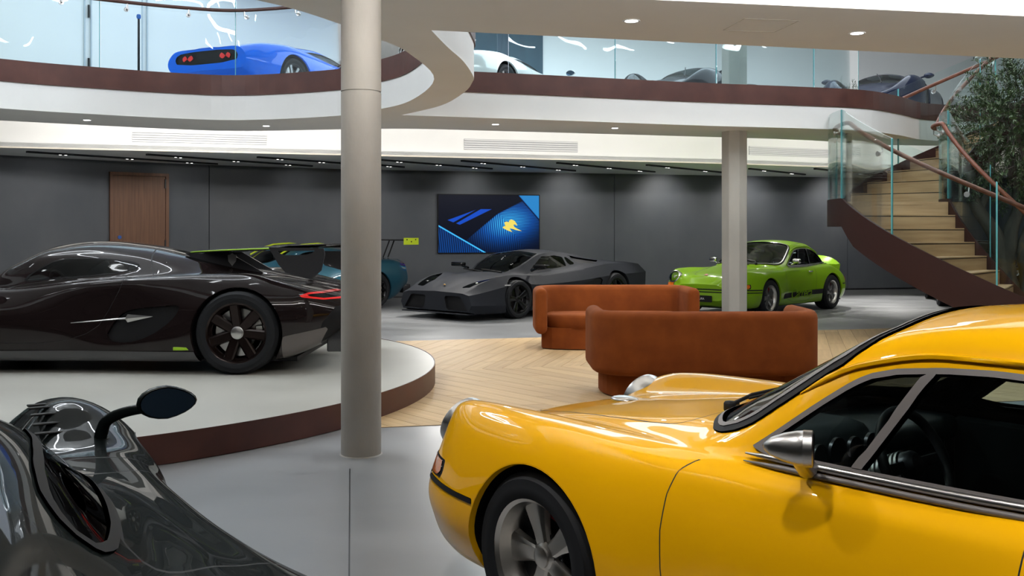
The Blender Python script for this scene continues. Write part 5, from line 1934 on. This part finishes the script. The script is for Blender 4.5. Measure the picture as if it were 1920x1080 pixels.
# ------------------------------------------------------------------ curved hypercar with stalk mirrors (foreground and gallery)
ROWS_H = [
    ('', '.95:.2 .7:.12 -3.3:.15 -3.78:.42'),
    ('.95:.3 .8:.62 .4:.82 0:.86 -.8:.78 -1.6:.82 -2.8:.92 -3.4:.85 -3.78:.7', '.95:.2 .7:.11 -3.2:.14 -3.78:.42'),
    ('.95:.38 .8:.74 .4:.95 0:1.0 -.7:.95 -1.2:.96 -1.8:.99 -2.8:1.02 -3.4:.96 -3.78:.8', '.95:.28 .5:.26 -1:.24 -2.5:.28 -3.3:.38 -3.78:.5'),
    ('.95:.38 .8:.72 .4:.94 0:.99 -.7:.96 -1.2:.97 -1.8:.99 -2.8:1.02 -3.4:.96 -3.78:.8', '.95:.36 .6:.48 0:.60 -.7:.54 -1.5:.54 -2.8:.65 -3.4:.64 -3.78:.62'),
    ('.95:.34 .8:.62 .4:.82 0:.87 -.6:.88 -1.2:.89 -1.8:.91 -2.8:.93 -3.4:.84 -3.78:.68', '.95:.42 .7:.62 .4:.755 .15:.785 -.08:.74 -.3:.705 -.6:.70 -1:.71 -1.6:.74 -2.3:.82 -2.8:.86 -3.3:.84 -3.78:.74'),
    ('.95:.3 .8:.52 .4:.64 0:.67 -.5:.72 -1:.76 -1.6:.78 -2.2:.76 -2.8:.72 -3.4:.62 -3.78:.5', '.95:.44 .7:.66 .4:.80 .15:.83 -.08:.775 -.3:.73 -.7:.725 -1.2:.745 -1.7:.78 -2.3:.87 -2.8:.915 -3.3:.88 -3.78:.77'),
    ('.95:.2 .7:.36 .3:.40 0:.42 -.4:.50 -.8:.62 -1.2:.67 -1.7:.64 -2.3:.54 -2.8:.44 -3.78:.35', '.95:.44 .7:.53 .3:.61 0:.65 -.4:.715 -.8:.765 -1.2:.79 -1.7:.81 -2.3:.835 -2.8:.83 -3.3:.83 -3.78:.76'),
    ('.95:.12 .3:.28 0:.32 -.35:.39 -.6:.46 -.8:.47 -1:.455 -1.4:.435 -1.8:.41 -2.4:.35 -3:.28 -3.78:.25', '.95:.445 .3:.66 0:.71 -.3:.765 -.6:.835 -.9:.93 -1.2:1.0 -1.5:1.03 -1.9:1.0 -2.4:.94 -3:.86 -3.78:.77'),
    ('.95:.06 .3:.14 0:.17 -.5:.22 -1:.22 -1.6:.21 -2.4:.18 -3.78:.12', '.95:.45 .3:.67 0:.725 -.25:.78 -.6:.875 -.9:.99 -1.2:1.07 -1.45:1.105 -1.9:1.075 -2.4:1.0 -3:.89 -3.78:.78'),
    ('', '.95:.45 .3:.675 0:.73 -.22:.785 -.6:.89 -.9:1.01 -1.2:1.09 -1.45:1.125 -1.9:1.095 -2.4:1.02 -3:.90 -3.78:.78'),
]


ZMIR = .882


def stalk_car(name, label, paint, group=None, detail=True):
    root = empty(name, (0, 0, 0), 0, label, 'car', group)
    S = loft(ROWS_H, -3.78, .95, 140 if detail else 80, 7 if detail else 4)
    _, S = S.split(lambda V: V[:, 2] - .13)
    S = arches(S, ((0, .34, .375), (-2.80, .355, .395)), root, paint)
    WN = [(-.64, .785), (-.80, .865), (-.98, .94), (-1.25, .995), (-1.6, 1.012), (-1.88, .975), (-1.95, .89), (-1.8, .845), (-1.2, .825)]
    w, S = S.split(side_poly(WN, 1))
    t, g = w.split(lambda V: -(side_poly(WN, 1, grow=-.018)(V)))
    pair(g, 'door_window', GLASS_LOW, root)
    pair(t, 'window_frame', M_black, root, offset=.006, rim=.015)
    WS = [(-.20, 0), (-.25, .32), (-.42, .40), (-.62, .435), (-.90, .425), (-1.0, .36), (-1.06, 0)]
    w, S = S.split(plan_poly(WS, 1, .7))
    t, g = w.split(lambda V: -(plan_poly(WS, 1, .7, grow=-.02)(V)))
    g.build('windscreen', GLASS_LOW, root)
    t.build('windscreen_seal', M_black, root, offset=.004)
    RG = [(-1.14, .06), (-1.12, .37), (-1.8, .35), (-1.92, .06)]
    w, S = S.split(plan_poly(RG + [(x, -y) for x, y in RG[::-1]] if False else RG, 1, 1.0, mirror=False))
    w2, S = S.split(plan_poly([(x, -y) for x, y in RG], 1, 1.0, mirror=False))
    for q in (w, w2):
        q.build('roof_window', GLASS_LOW, root)
    EC = [(-2.0, 0), (-2.05, .26), (-2.5, .20), (-2.9, .15), (-2.95, 0)]
    w, S = S.split(plan_poly(EC, 1, .8))
    w.build('engine_window', GLASS_LOW, root)
    DR = [(-.55, .30), (-.50, .60), (-.62, .77), (-1.2, .81), (-1.88, .85), (-1.86, .6), (-1.7, .30)]
    door, S = S.split(side_poly(DR, 1))
    gap, door = door.split(lambda V: -(side_poly(DR, 1, grow=-.006)(V)))
    pair(gap, 'door_gap', M_gap, root)
    pair(door, 'door', paint, root)
    # wing panel seam, fender vent, louvres
    seam, S = cut_band(S, lambda V: V[:, 0] + .34 + (np.abs(V[:, 1]) - .6) * .25, .005, lambda V: np.maximum(.5 - V[:, 2], .40 - np.abs(V[:, 1])))
    pair(seam, 'wing_gap', M_gap, root)
    seam, S = cut_band(S, lambda V: V[:, 0] + 1.36, .004, lambda V: np.maximum(.55 - V[:, 2], .62 - np.abs(V[:, 1])))
    pair(seam, 'shoulder_gap', M_gap, root)
    if detail:
        SV = [(-.78, .79), (-.88, .91), (-1.10, .90), (-1.16, .84), (-.98, .80)]
        v, S = S.split(lambda V: np.minimum(plan_poly(SV, 1, .5, mirror=False)(V), plan_poly([(x, -y) for x, y in SV], 1, .5, mirror=False)(V)))
        pair(v, 'shoulder_vent', M_gap, root)
        FV = [(-.66, .60), (-.70, .68), (-1.0, .66), (-1.15, .58), (-1.0, .56)]
        IN = [(-1.90, .45), (-1.95, .66), (-2.15, .72), (-2.32, .70), (-2.2, .45)]
        v, S = S.split(side_poly(IN, 1))
        pair(v, 'side_intake', M_black, root, offset=-.02)
        for sg in (1, -1):
            for i in range(5):
                x = .20 - .07 * i
                MB().rbox((x - .018, sg * .66 - .075, .0), (x + .012, sg * .66 + .075, .006), .003, Matrix.Translation((0, 0, float(pchip(*keys(ROWS_H[5][1]), np.array([x]))[0]) - .010)), 1).build('wing_louvre', M_gap, root)
    HL = [(.66, .40), (.72, .56), (.45, .66), (.30, .60), (.45, .46)]
    hl, S = S.split(lambda V: np.minimum(plan_poly(HL, 1, .45, mirror=False)(V), plan_poly([(x, -y) for x, y in HL], 1, .45, mirror=False)(V)))
    pair(hl, 'headlamp', GLASS_LOW, root)
    RP = [(-.62, .52), (.62, .52), (.66, .66), (.5, .73), (-.5, .73), (-.66, .66)]
    rp, S = S.split(front_poly(RP, 1, 3.6, mirror=False, sgn=-1))
    rlamp, rp = rp.split(lambda V: np.minimum(np.hypot(np.abs(V[:, 1]) - .45, V[:, 2] - .63) - .05, np.hypot(np.abs(V[:, 1]) - .32, V[:, 2] - .63) - .05))
    rp.build('rear_grille', M_black, root, offset=-.02)
    pair(rlamp, 'rear_lamp', M_redlens, root)
    S.build('body_shell', paint, root)
    MB().box((-3.2, -.8, .10), (.7, .8, .14)).build('underbody', M_black, root)
    MB().box((-2.0, -.6, .16), (-.4, .6, .2)).build('cabin_floor', M_seatblk, root)
    ml = mat('mirror_tint', (.10, .16, .24), .03, 1)
    for sg in (1, -1):
        st = [(-.15, .78, .70), (-.165, .785, .76), (-.19, .80, .81), (-.23, .85, .84), (-.28, .91, .856), (-.30, .95, .86)]
        m_ = MB()
        V, F = [], []
        n, k = 12, 20
        for i in range(n + 1):
            a = i / n
            dx = -.045 + .10 * a
            r = math.sqrt(max(0, 1 - max(0, (a - .12) / .88) ** 2)) if a > .12 else .93 + .07 * a / .12
            for j in range(k):
                b = 2 * PI * j / k
                yy = math.cos(b)
                wid = .098 * r
                V.append((dx, sg * (.965 + wid * yy), ZMIR + .056 * r * math.sin(b) * (1.0 - .25 * yy * (1 if yy > 0 else .2))))
        V = [(v[0] - .32, v[1], v[2]) for v in V]
        for i in range(n):
            for j in range(k):
                F.append((i * k + j, i * k + (j + 1) % k, (i + 1) * k + (j + 1) % k, (i + 1) * k + j))
        F.append(tuple(n * k + j for j in range(k)))
        mm = mesh_obj('wing_mirror', V, F, paint, root, True, 45, recalc=True)
        G = [(-.367, sg * .965 + (V[j][1] - sg * .965) * .96, ZMIR + (V[j][2] - ZMIR) * .94) for j in range(k)]
        mesh_obj('mirror_glass', G, [tuple(range(k))], ml, mm)
        MB().tube([(x, sg * y, z) for x, y, z in catmull(st, 4, False)], [.024 - .0005 * i for i in range(21)], 10).build('mirror_stalk', paint, mm, 60, True)
        MB().lathe([(.03, -.01), (.034, 0), (.03, .012)], 16, Matrix.Translation((-.158, sg * .783, .735)), axis='z').build('stalk_collar', M_gap, mm, 50)
        seat(root, -1.28, sg * .30, .2, M_seatblk, tilt=.45)
    MB().rbox((-.75, -.55, .5), (-.40, .55, .76), .06).build('dashboard', M_dash, root, 50)
    MB().tube([(-.26, .1, .80), (-.45, .05, .90), (-.78, -.05, 1.045)], .009, 6).build('wiper', M_black, root, 60)
    sp = dict(n=7, kind='bar', w0=.018, w1=.03, dish=.05, r0=.05, cap=.04, t=.02, bulge=.0, out=.012)
    for (x, z, y, w, R) in ((0, .335, .82, .27, .335), (-2.80, .352, .83, .33, .352)):
        for sg in (1, -1):
            wheel(root, x, sg * y, z, R, w, .26, sp, M_darkmetal, M_satin, sg, detail=detail)
    return root


P_dark = paint_mat('dark_green_black_paint', (.010, .014, .014), rough=.6, coat=.38)
car_h = stalk_car('hypercar', 'glossy dark hypercar with leaf shaped mirror on a stalk in the lower left corner', P_dark)
car_h.location = (-2.16, 3.135, 0)
car_h.rotation_euler = (0, 0, math.radians(120.5))
P_sil = paint_mat('silver_white_paint', (.62, .62, .60), rough=.3, metal=.3)
P_azure = paint_mat('azure_paint', (.003, .15, .85), rough=.25, coat=.7)
P_navy = paint_mat('navy_black_paint', (.005, .008, .022), rough=.3, coat=.4)
P_plum = paint_mat('dark_plum_paint', (.006, .006, .010), rough=.3, coat=.35)
up = stalk_car('hypercar', 'bright azure blue hypercar behind the curved glass of the round void', P_azure, None, False)
UPPER = [(up, (548, 16.3, -2.8, -.93), 64)]
for pm, lab, spot, yaw in ((P_sil, 'silver white hypercar in front of the dark panel on the gallery', (945, 16.9, -2.8, -.93), 60),
                           (P_plum, 'black hypercar beside the pale column on the gallery', (1357, 18.2, 0, .93), 242),
                           (P_navy, 'dark navy hypercar on the gallery behind the stair handrail', (1735, 19.0, 0, .93), 242)):
    c = copy_tree(up, None, {'azure_paint': pm})
    c['label'] = lab
    UPPER.append((c, spot, yaw))
for c, (px, d, lx, ly), yaw in UPPER:
    a = math.radians(yaw)
    X = (px - 960) / 1867 * d
    c.location = (X - (lx * math.cos(a) - ly * math.sin(a)), d - (lx * math.sin(a) + ly * math.cos(a)), Z_UP)
    c.rotation_euler = (0, 0, a)
car_a.rotation_euler = (0, 0, math.radians(226))


def put(o, lx, ly, X, Y, z=0.0):
    a = o.rotation_euler[2]
    o.location = (X - (lx * math.cos(a) - ly * math.sin(a)), Y - (lx * math.sin(a) + ly * math.cos(a)), z)


put(car_a, -2.6, .9, (703 - 960) / 1867 * 18.9, 18.9)
P_mid = paint_mat('midnight_paint', (.010, .016, .03), rough=.2)
car_d = copy_tree(car_g, None, {'green_paint': P_mid})
car_d['label'] = 'dark classic coupe with chrome trim parked behind the staircase'
for ch in list(car_d.children):
    if ch.name.startswith('number_plate') or ch.name.startswith('flank') or ch.name.startswith('ducktail'):
        for g in list(ch.children):
            bpy.data.objects.remove(g)
        bpy.data.objects.remove(ch)
car_d.rotation_euler = (0, 0, math.radians(252))
put(car_d, 0, -.86, (1757 - 960) / 1867 * 19.6, 19.6)
for sg in (1,):
    MB().tube([(.62, .80, .47), (.80, .68, .47), (.93, .40, .47), (.95, 0, .47), (.93, -.40, .47), (.80, -.68, .47), (.62, -.80, .47)], .035, 8).build('chrome_bumper', M_chrome, car_d, 60)

# ------------------------------------------------------------------ sofas
M_velvet = mat('rust_velvet', (.18, .043, .007), .85, sheen=.05, spec=.15)
add_noise(M_velvet, 5, (.15, .034, .006), (.21, .052, .009), 6, bump=.08, bump_scale=180)
MATS['rust_velvet'].node_tree.nodes['Principled BSDF'].inputs['Sheen Tint'].default_value = (1, .5, .25, 1)


def sofa(loc, rz, label, W=2.02, D=.95):
    """opens towards -y; y=0 at the outside of the back"""
    root = empty('sofa', loc, rz, label, 'sofa', 'rust velvet sofas')
    T = .15
    hw = W / 2 - T / 2
    R = .30
    path = [(-hw, -D + .10)]
    path += [(-hw, -y) for y in (.7, .55, .45)]
    cx, cy = -hw + R, -T / 2 - R
    for i in range(9):
        a = PI - i / 8 * PI / 2
        path.append((cx + R * math.cos(a), cy + R * math.sin(a)))
    path += [(x, -T / 2) for x in (-.4, 0, .4)]
    cx = hw - R
    for i in range(9):
        a = PI / 2 - i / 8 * PI / 2
        path.append((cx + R * math.cos(a), cy + R * math.sin(a)))
    path += [(hw, -y) for y in (.45, .55, .7)] + [(hw, -D + .10)]
    z0, z1, r = .20, .76, .07
    sec = []
    for (ux, uz, a0) in ((1, 1, 0), (-1, 1, 90), (-1, -1, 180), (1, -1, 270)):
        for k in range(5):
            a = math.radians(a0 + k * 22.5)
            sec.append((ux * (T / 2 - r) + r * math.cos(a), (z1 - r if uz > 0 else z0 + r) + r * math.sin(a)))
    V, F = [], []
    n = len(sec)
    P = [Vector(p) for p in path]
    P = [P[0] + (P[0] - P[1]).normalized() * d for d in (.07, .062, .04)] + P + [P[-1] + (P[-1] - P[-2]).normalized() * d for d in (.04, .062, .07)]
    sc_ = [(.25, .86), (.65, .94), (.9, .985)] + [(1, 1)] * len(path) + [(.9, .985), (.65, .94), (.25, .86)]
    zc = (z0 + z1) / 2
    for i, p in enumerate(P):
        t = (P[min(i + 1, len(P) - 1)] - P[max(i - 1, 0)]).normalized()
        nrm = Vector((-t.y, t.x))
        for (u, z) in sec:
            q = p + nrm * u * sc_[i][0]
            V.append((q.x, q.y, zc + (z - zc) * sc_[i][1]))
    for i in range(len(P) - 1):
        for j in range(n):
            F.append((i * n + j, (i + 1) * n + j, (i + 1) * n + (j + 1) % n, i * n + (j + 1) % n))
    F.append(tuple(range(n)))
    F.append(tuple((len(P) - 1) * n + j for j in range(n))[::-1])
    mesh_obj('backrest', V, F, M_velvet, root, True, 50)
    out = lambda k, fr: chaikin([(-W / 2 + k, -D + fr), (W / 2 - k, -D + fr), (W / 2 - k, -.30), (W / 2 - .30, -k), (-W / 2 + .30, -k), (-W / 2 + k, -.30)], 2)
    MB().prism(out(.10, .08), .012, .27).build('base', M_velvet, root)
    MB().prism(out(.13, .12), 0.0, .012).build('plinth', M_black, root)
    # cushion with rounded rim
    lo = out(.15, .06)
    mid = lo
    cxm, cym = 0, -D / 2
    V, F = [], []
    rings = [(.97, .265), (1.0, .29), (1.0, .39), (.985, .418), (.955, .43), (.6, .438)]
    m_ = len(lo)
    for s, z in rings:
        for (x, y) in lo:
            V.append((x * s, cym + (y - cym) * s, z))
    for i in range(len(rings) - 1):
        for j in range(m_):
            F.append((i * m_ + j, i * m_ + (j + 1) % m_, (i + 1) * m_ + (j + 1) % m_, (i + 1) * m_ + j))
    F.append(tuple((len(rings) - 1) * m_ + j for j in range(m_)))
    mesh_obj('seat_cushion', V, F, M_velvet, root, True, 60)
    return root


sofa((1.26, 13.02, .0045), math.radians(2), 'rust velvet sofa facing the camera in front of the grey wedge car')
sofa((1.715, 8.52, .0045), math.radians(181), 'rust velvet sofa seen from behind, beside the yellow coupe')

# ------------------------------------------------------------------ staircase
CX, CY, RO, RI = 7.194, 14.085, 2.578, 1.068
ZL, K1, K2, AW, A0 = 1.861, 1.197, 1.088, .365, .29
A_LO, A_HI = A0 - AW, A0 + AW
A_BOT, A_TOP = A_LO - ZL / K1, A_HI + (Z_UP - ZL) / K2


def zf(a):
    return ZL + K1 * min(a - A_LO, 0) + K2 * max(a - A_HI, 0)


def sp(R, a, z):
    return (CX - R * math.cos(a), CY + R * math.sin(a), z)


M_step = mat('oak_step', (.45, .30, .16), .5)
add_noise(M_step, 1.5, (.36, .23, .12), (.50, .345, .19), 6, stretch=(1, 1, 14))
M_steel_shaded = mat('oxide_steel_shaded', (.035, .012, .010), .5, spec=.3)  # same oxide steel, with the stair's shade put into the colour
st = empty('spiral_staircase', (CX, CY, 0), 0, 'curved staircase with oak steps, brown steel stringers and glass sides', 'staircase')


def rel(V):
    return [(x - CX, y - CY, z) for x, y, z in V]


def sector(a0, a1, z0, z1, n=5, r0=RI, r1=RO):
    V, F = [], []
    for i in range(n + 1):
        a = a0 + (a1 - a0) * i / n
        V += [sp(r0, a, z0), sp(r1, a, z0), sp(r1, a, z1), sp(r0, a, z1)]
    for i in range(n):
        for e in range(4):
            F.append((4 * i + e, 4 * i + (e + 1) % 4, 4 * i + 4 + (e + 1) % 4, 4 * i + 4 + e))
    F.append((0, 3, 2, 1))
    F.append((4 * n, 4 * n + 1, 4 * n + 2, 4 * n + 3))
    return rel(V), F


def flight(a_start, a_end, z_start, n):
    da = (a_end - a_start) / n
    dz = (zf(a_end) - zf(a_start)) / n
    for i in range(n):
        a = a_start + da * (i + 1)
        z = z_start + dz * (i + 1)
        V, F = sector(a - .012, a, z - dz + .0, z - .016, 1)
        mesh_obj('riser', V, F, M_step, st)
        V, F = sector(a - .006, a, z - .016, z - .004, 1)  # dark strip painting the shadow line under the tread edge
        mesh_obj('nosing_shadow', V, F, M_gap, st)
        if i < n - 1:
            V, F = sector(a - .014, a + da, z - .004, z + .012, 4)
            mesh_obj('tread', V, F, M_step, st)


flight(A_BOT, A_LO, 0, 10)
V, F = sector(A_LO - .014, A_HI + (A_TOP - A_HI) / 9, ZL - .03, ZL + .012, 8)
mesh_obj('landing', V, F, M_step, st)
flight(A_HI, A_TOP, ZL, 9)


def ribbon(R0, R1, lo, hi, a0, a1, n=60):
    V, F = [], []
    for i in range(n + 1):
        a = a0 + (a1 - a0) * i / n
        V += [sp(R0, a, lo(a)), sp(R1, a, lo(a)), sp(R1, a, hi(a)), sp(R0, a, hi(a))]
    for i in range(n):
        for e in range(4):
            F.append((4 * i + e, 4 * i + (e + 1) % 4, 4 * i + 4 + (e + 1) % 4, 4 * i + 4 + e))
    F.append((0, 3, 2, 1))
    F.append((4 * n, 4 * n + 1, 4 * n + 2, 4 * n + 3))
    return rel(V), F


low = lambda a: max(.0, zf(a) - (.33 if A_LO < a < A_HI else .33 + .12 * min(1, 8 * max(A_LO - a, a - A_HI))))
hi = lambda a: zf(a) + .06
for R0, R1 in ((RO, RO + .03), (RI - .03, RI)):
    V, F = ribbon(R0, R1, low, hi, A_BOT, A_TOP)
    mesh_obj('stringer', V, F, M_steel_shaded, st, True, 40)
V, F = ribbon(RI, RO, lambda a: max(.002, low(a) + .02), lambda a: max(.01, low(a) + .035), A_BOT, A_TOP)
mesh_obj('underside', V, F, M_steel_shaded, st, True, 40)
M_stairglass = glass_mat('stair_glass', (.93, .975, .97), .55, 1.4, .25)
for R, cuts_ in ((RO + .012, (A_BOT + .05, -1.0, -.49, -.06, .62, 1.27, 1.9, A_TOP)), (RI - .012, (A_BOT + .05, -.75, -.06, .62, 1.5, A_TOP))):
    for c0, c1 in zip(cuts_[:-1], cuts_[1:]):
        V, F = ribbon(R - .008, R + .008, lambda a: zf(a) + .0, lambda a: zf(a) + 1.30, c0 + .002, c1 - .004, 14)
        mesh_obj('glass_pane', V, F, M_stairglass, st, True, 40)
        V, F = ribbon(R - .0085, R + .0085, lambda a: zf(a) + .06, lambda a: zf(a) + 1.30, c1 - .005, c1 + .0025, 1)
        mesh_obj('pane_edge', V, F, M_edge, st)
for R, s in ((RO - .075, 1), (RI + .075, -1)):
    aa = np.linspace(A_BOT + .02, A_TOP, 90)
    pts = rel([sp(R, a, zf(a) + 1.12) for a in aa])
    MB().tube(pts, .030, 10).build('handrail', M_leather, st, 60)
    for k in range(6, 90, 11):
        a = aa[k]
        q = rel([sp(R, a, zf(a) + 1.09), sp(R, a, zf(a) + 1.03), sp(R + s * .07, a, zf(a) + 1.0)])
        MB().tube(q, .011, 6).build('rail_bracket', M_satin, st, 60)
        q = rel([sp(R + s * .06, a, zf(a) + 1.0), sp(R + s * .085, a, zf(a) + 1.0)])
        MB().tube(q, .035, 12).build('rail_bracket', M_satin, st, 60)

# ------------------------------------------------------------------ olive tree in the eye of the stair
M_bark = mat('olive_bark', (.06, .05, .042), .85)
add_noise(M_bark, 6, (.03, .026, .022), (.10, .085, .07), 8, bump=.8, bump_scale=14, stretch=(1, 1, .25))
tr = empty('olive_tree', (7.17, 14.04, 0), 0, 'leafy olive tree growing in the eye of the curved staircase', 'tree')
pot = MB().lathe([(.0001, 0), (.42, 0), (.5, .38), (.46, .38), (.44, .33), (.0001, .33)], 32, axis='z').build('planter', mat('planter_stone', (.2, .2, .2), .7), tr, 40)
tk = MB()


def limb(pts, r0, r1, n=9):
    c = catmull(pts, 5, False)
    c = [(x + random.uniform(-.012, .012), y + random.uniform(-.012, .012), z) for x, y, z in c]
    tk.tube(c, [r0 + (r1 - r0) * i / (len(c) - 1) for i in range(len(c))], n)
    return c


limb([(-.05, 0, .3), (-.18, 0, .7), (-.22, .03, 1.05), (-.38, .05, 1.5), (-.62, .05, 1.85), (-.70, .02, 2.3)], .17, .06)
limb([(.05, -.05, .3), (.10, -.06, .8), (.04, -.05, 1.2), (.22, -.05, 1.7), (.42, -.1, 2.3), (.5, -.05, 2.9)], .15, .05)
limb([(-.2, .02, 1.0), (-.12, .02, 1.45), (0, .05, 1.9), (-.1, .1, 2.5), (0, .1, 3.1)], .12, .04)
limb([(-.55, .05, 1.75), (-.3, .2, 2.3), (-.35, .3, 2.9)], .07, .03)
limb([(.2, -.05, 1.7), (0, -.3, 2.2), (-.25, -.4, 2.8)], .06, .025)
tk.build('trunk', M_bark, tr, 60)
tips = []
tw = MB()
for k in range(950):
    # points filling a lumpy crown
    while True:
        u = np.array([random.uniform(-1, 1) for _ in range(3)])
        l = np.linalg.norm(u)
        if .25 < l < 1:
            break
    c = np.array([-.02, -.02, 2.92]) + u * np.array([.98, .98, 1.15]) * (.86 + .14 * math.sin(5 * u[0] + 3 * u[2]))
    if c[2] < 1.75 + .25 * random.random():
        continue
    if math.hypot(c[0] + .0, c[1]) >.90:
        continue
    d = u / l + np.array([random.uniform(-.6, .6), random.uniform(-.6, .6), random.uniform(-.3, .7)])
    d /= np.linalg.norm(d)
    L = random.uniform(.14, .30)
    e = c + d * L
    e[2] -= .03
    tw.tube([tuple(c - d * .1), tuple(c), tuple(e)], [.004, .0035, .0015], 3, False)
    tips.append((c, e, d, L))
tw.build('twigs', M_bark, tr)['kind'] = 'stuff'
lv = [MB(), MB(), MB()]
for c, e, d, L in tips:
    nl = int(L / .011)
    for i in range(nl):
        t = (i + random.random()) / nl
        p = c + (e - c) * t
        ax = np.cross(d, [random.uniform(-1, 1), random.uniform(-1, 1), random.uniform(-1, 1)])
        ax /= np.linalg.norm(ax) + 1e-6
        dr_ = d * .55 + ax * .85
        dr_ /= np.linalg.norm(dr_)
        nrm = np.cross(dr_, [random.uniform(-.4, .4), random.uniform(-.4, .4), 1])
        nrm /= np.linalg.norm(nrm) + 1e-6
        ll, ww = random.uniform(.05, .085), random.uniform(.008, .013)
        a, b = p, p + dr_ * ll
        m_ = p + dr_ * ll * .45
        up_ = np.cross(nrm, dr_) * .006
        random.choice(lv).add([tuple(a), tuple(m_ + nrm * ww + up_), tuple(b), tuple(m_ - nrm * ww + up_)], [(0, 1, 2, 3)])
for i, (m, cc) in enumerate(zip(lv, ((.030, .062, .018), (.05, .095, .03), (.10, .14, .075)))):
    tag(m.build('foliage', mat('olive_leaf_%d' % i, cc, .45), tr), None, None, None, 'stuff')
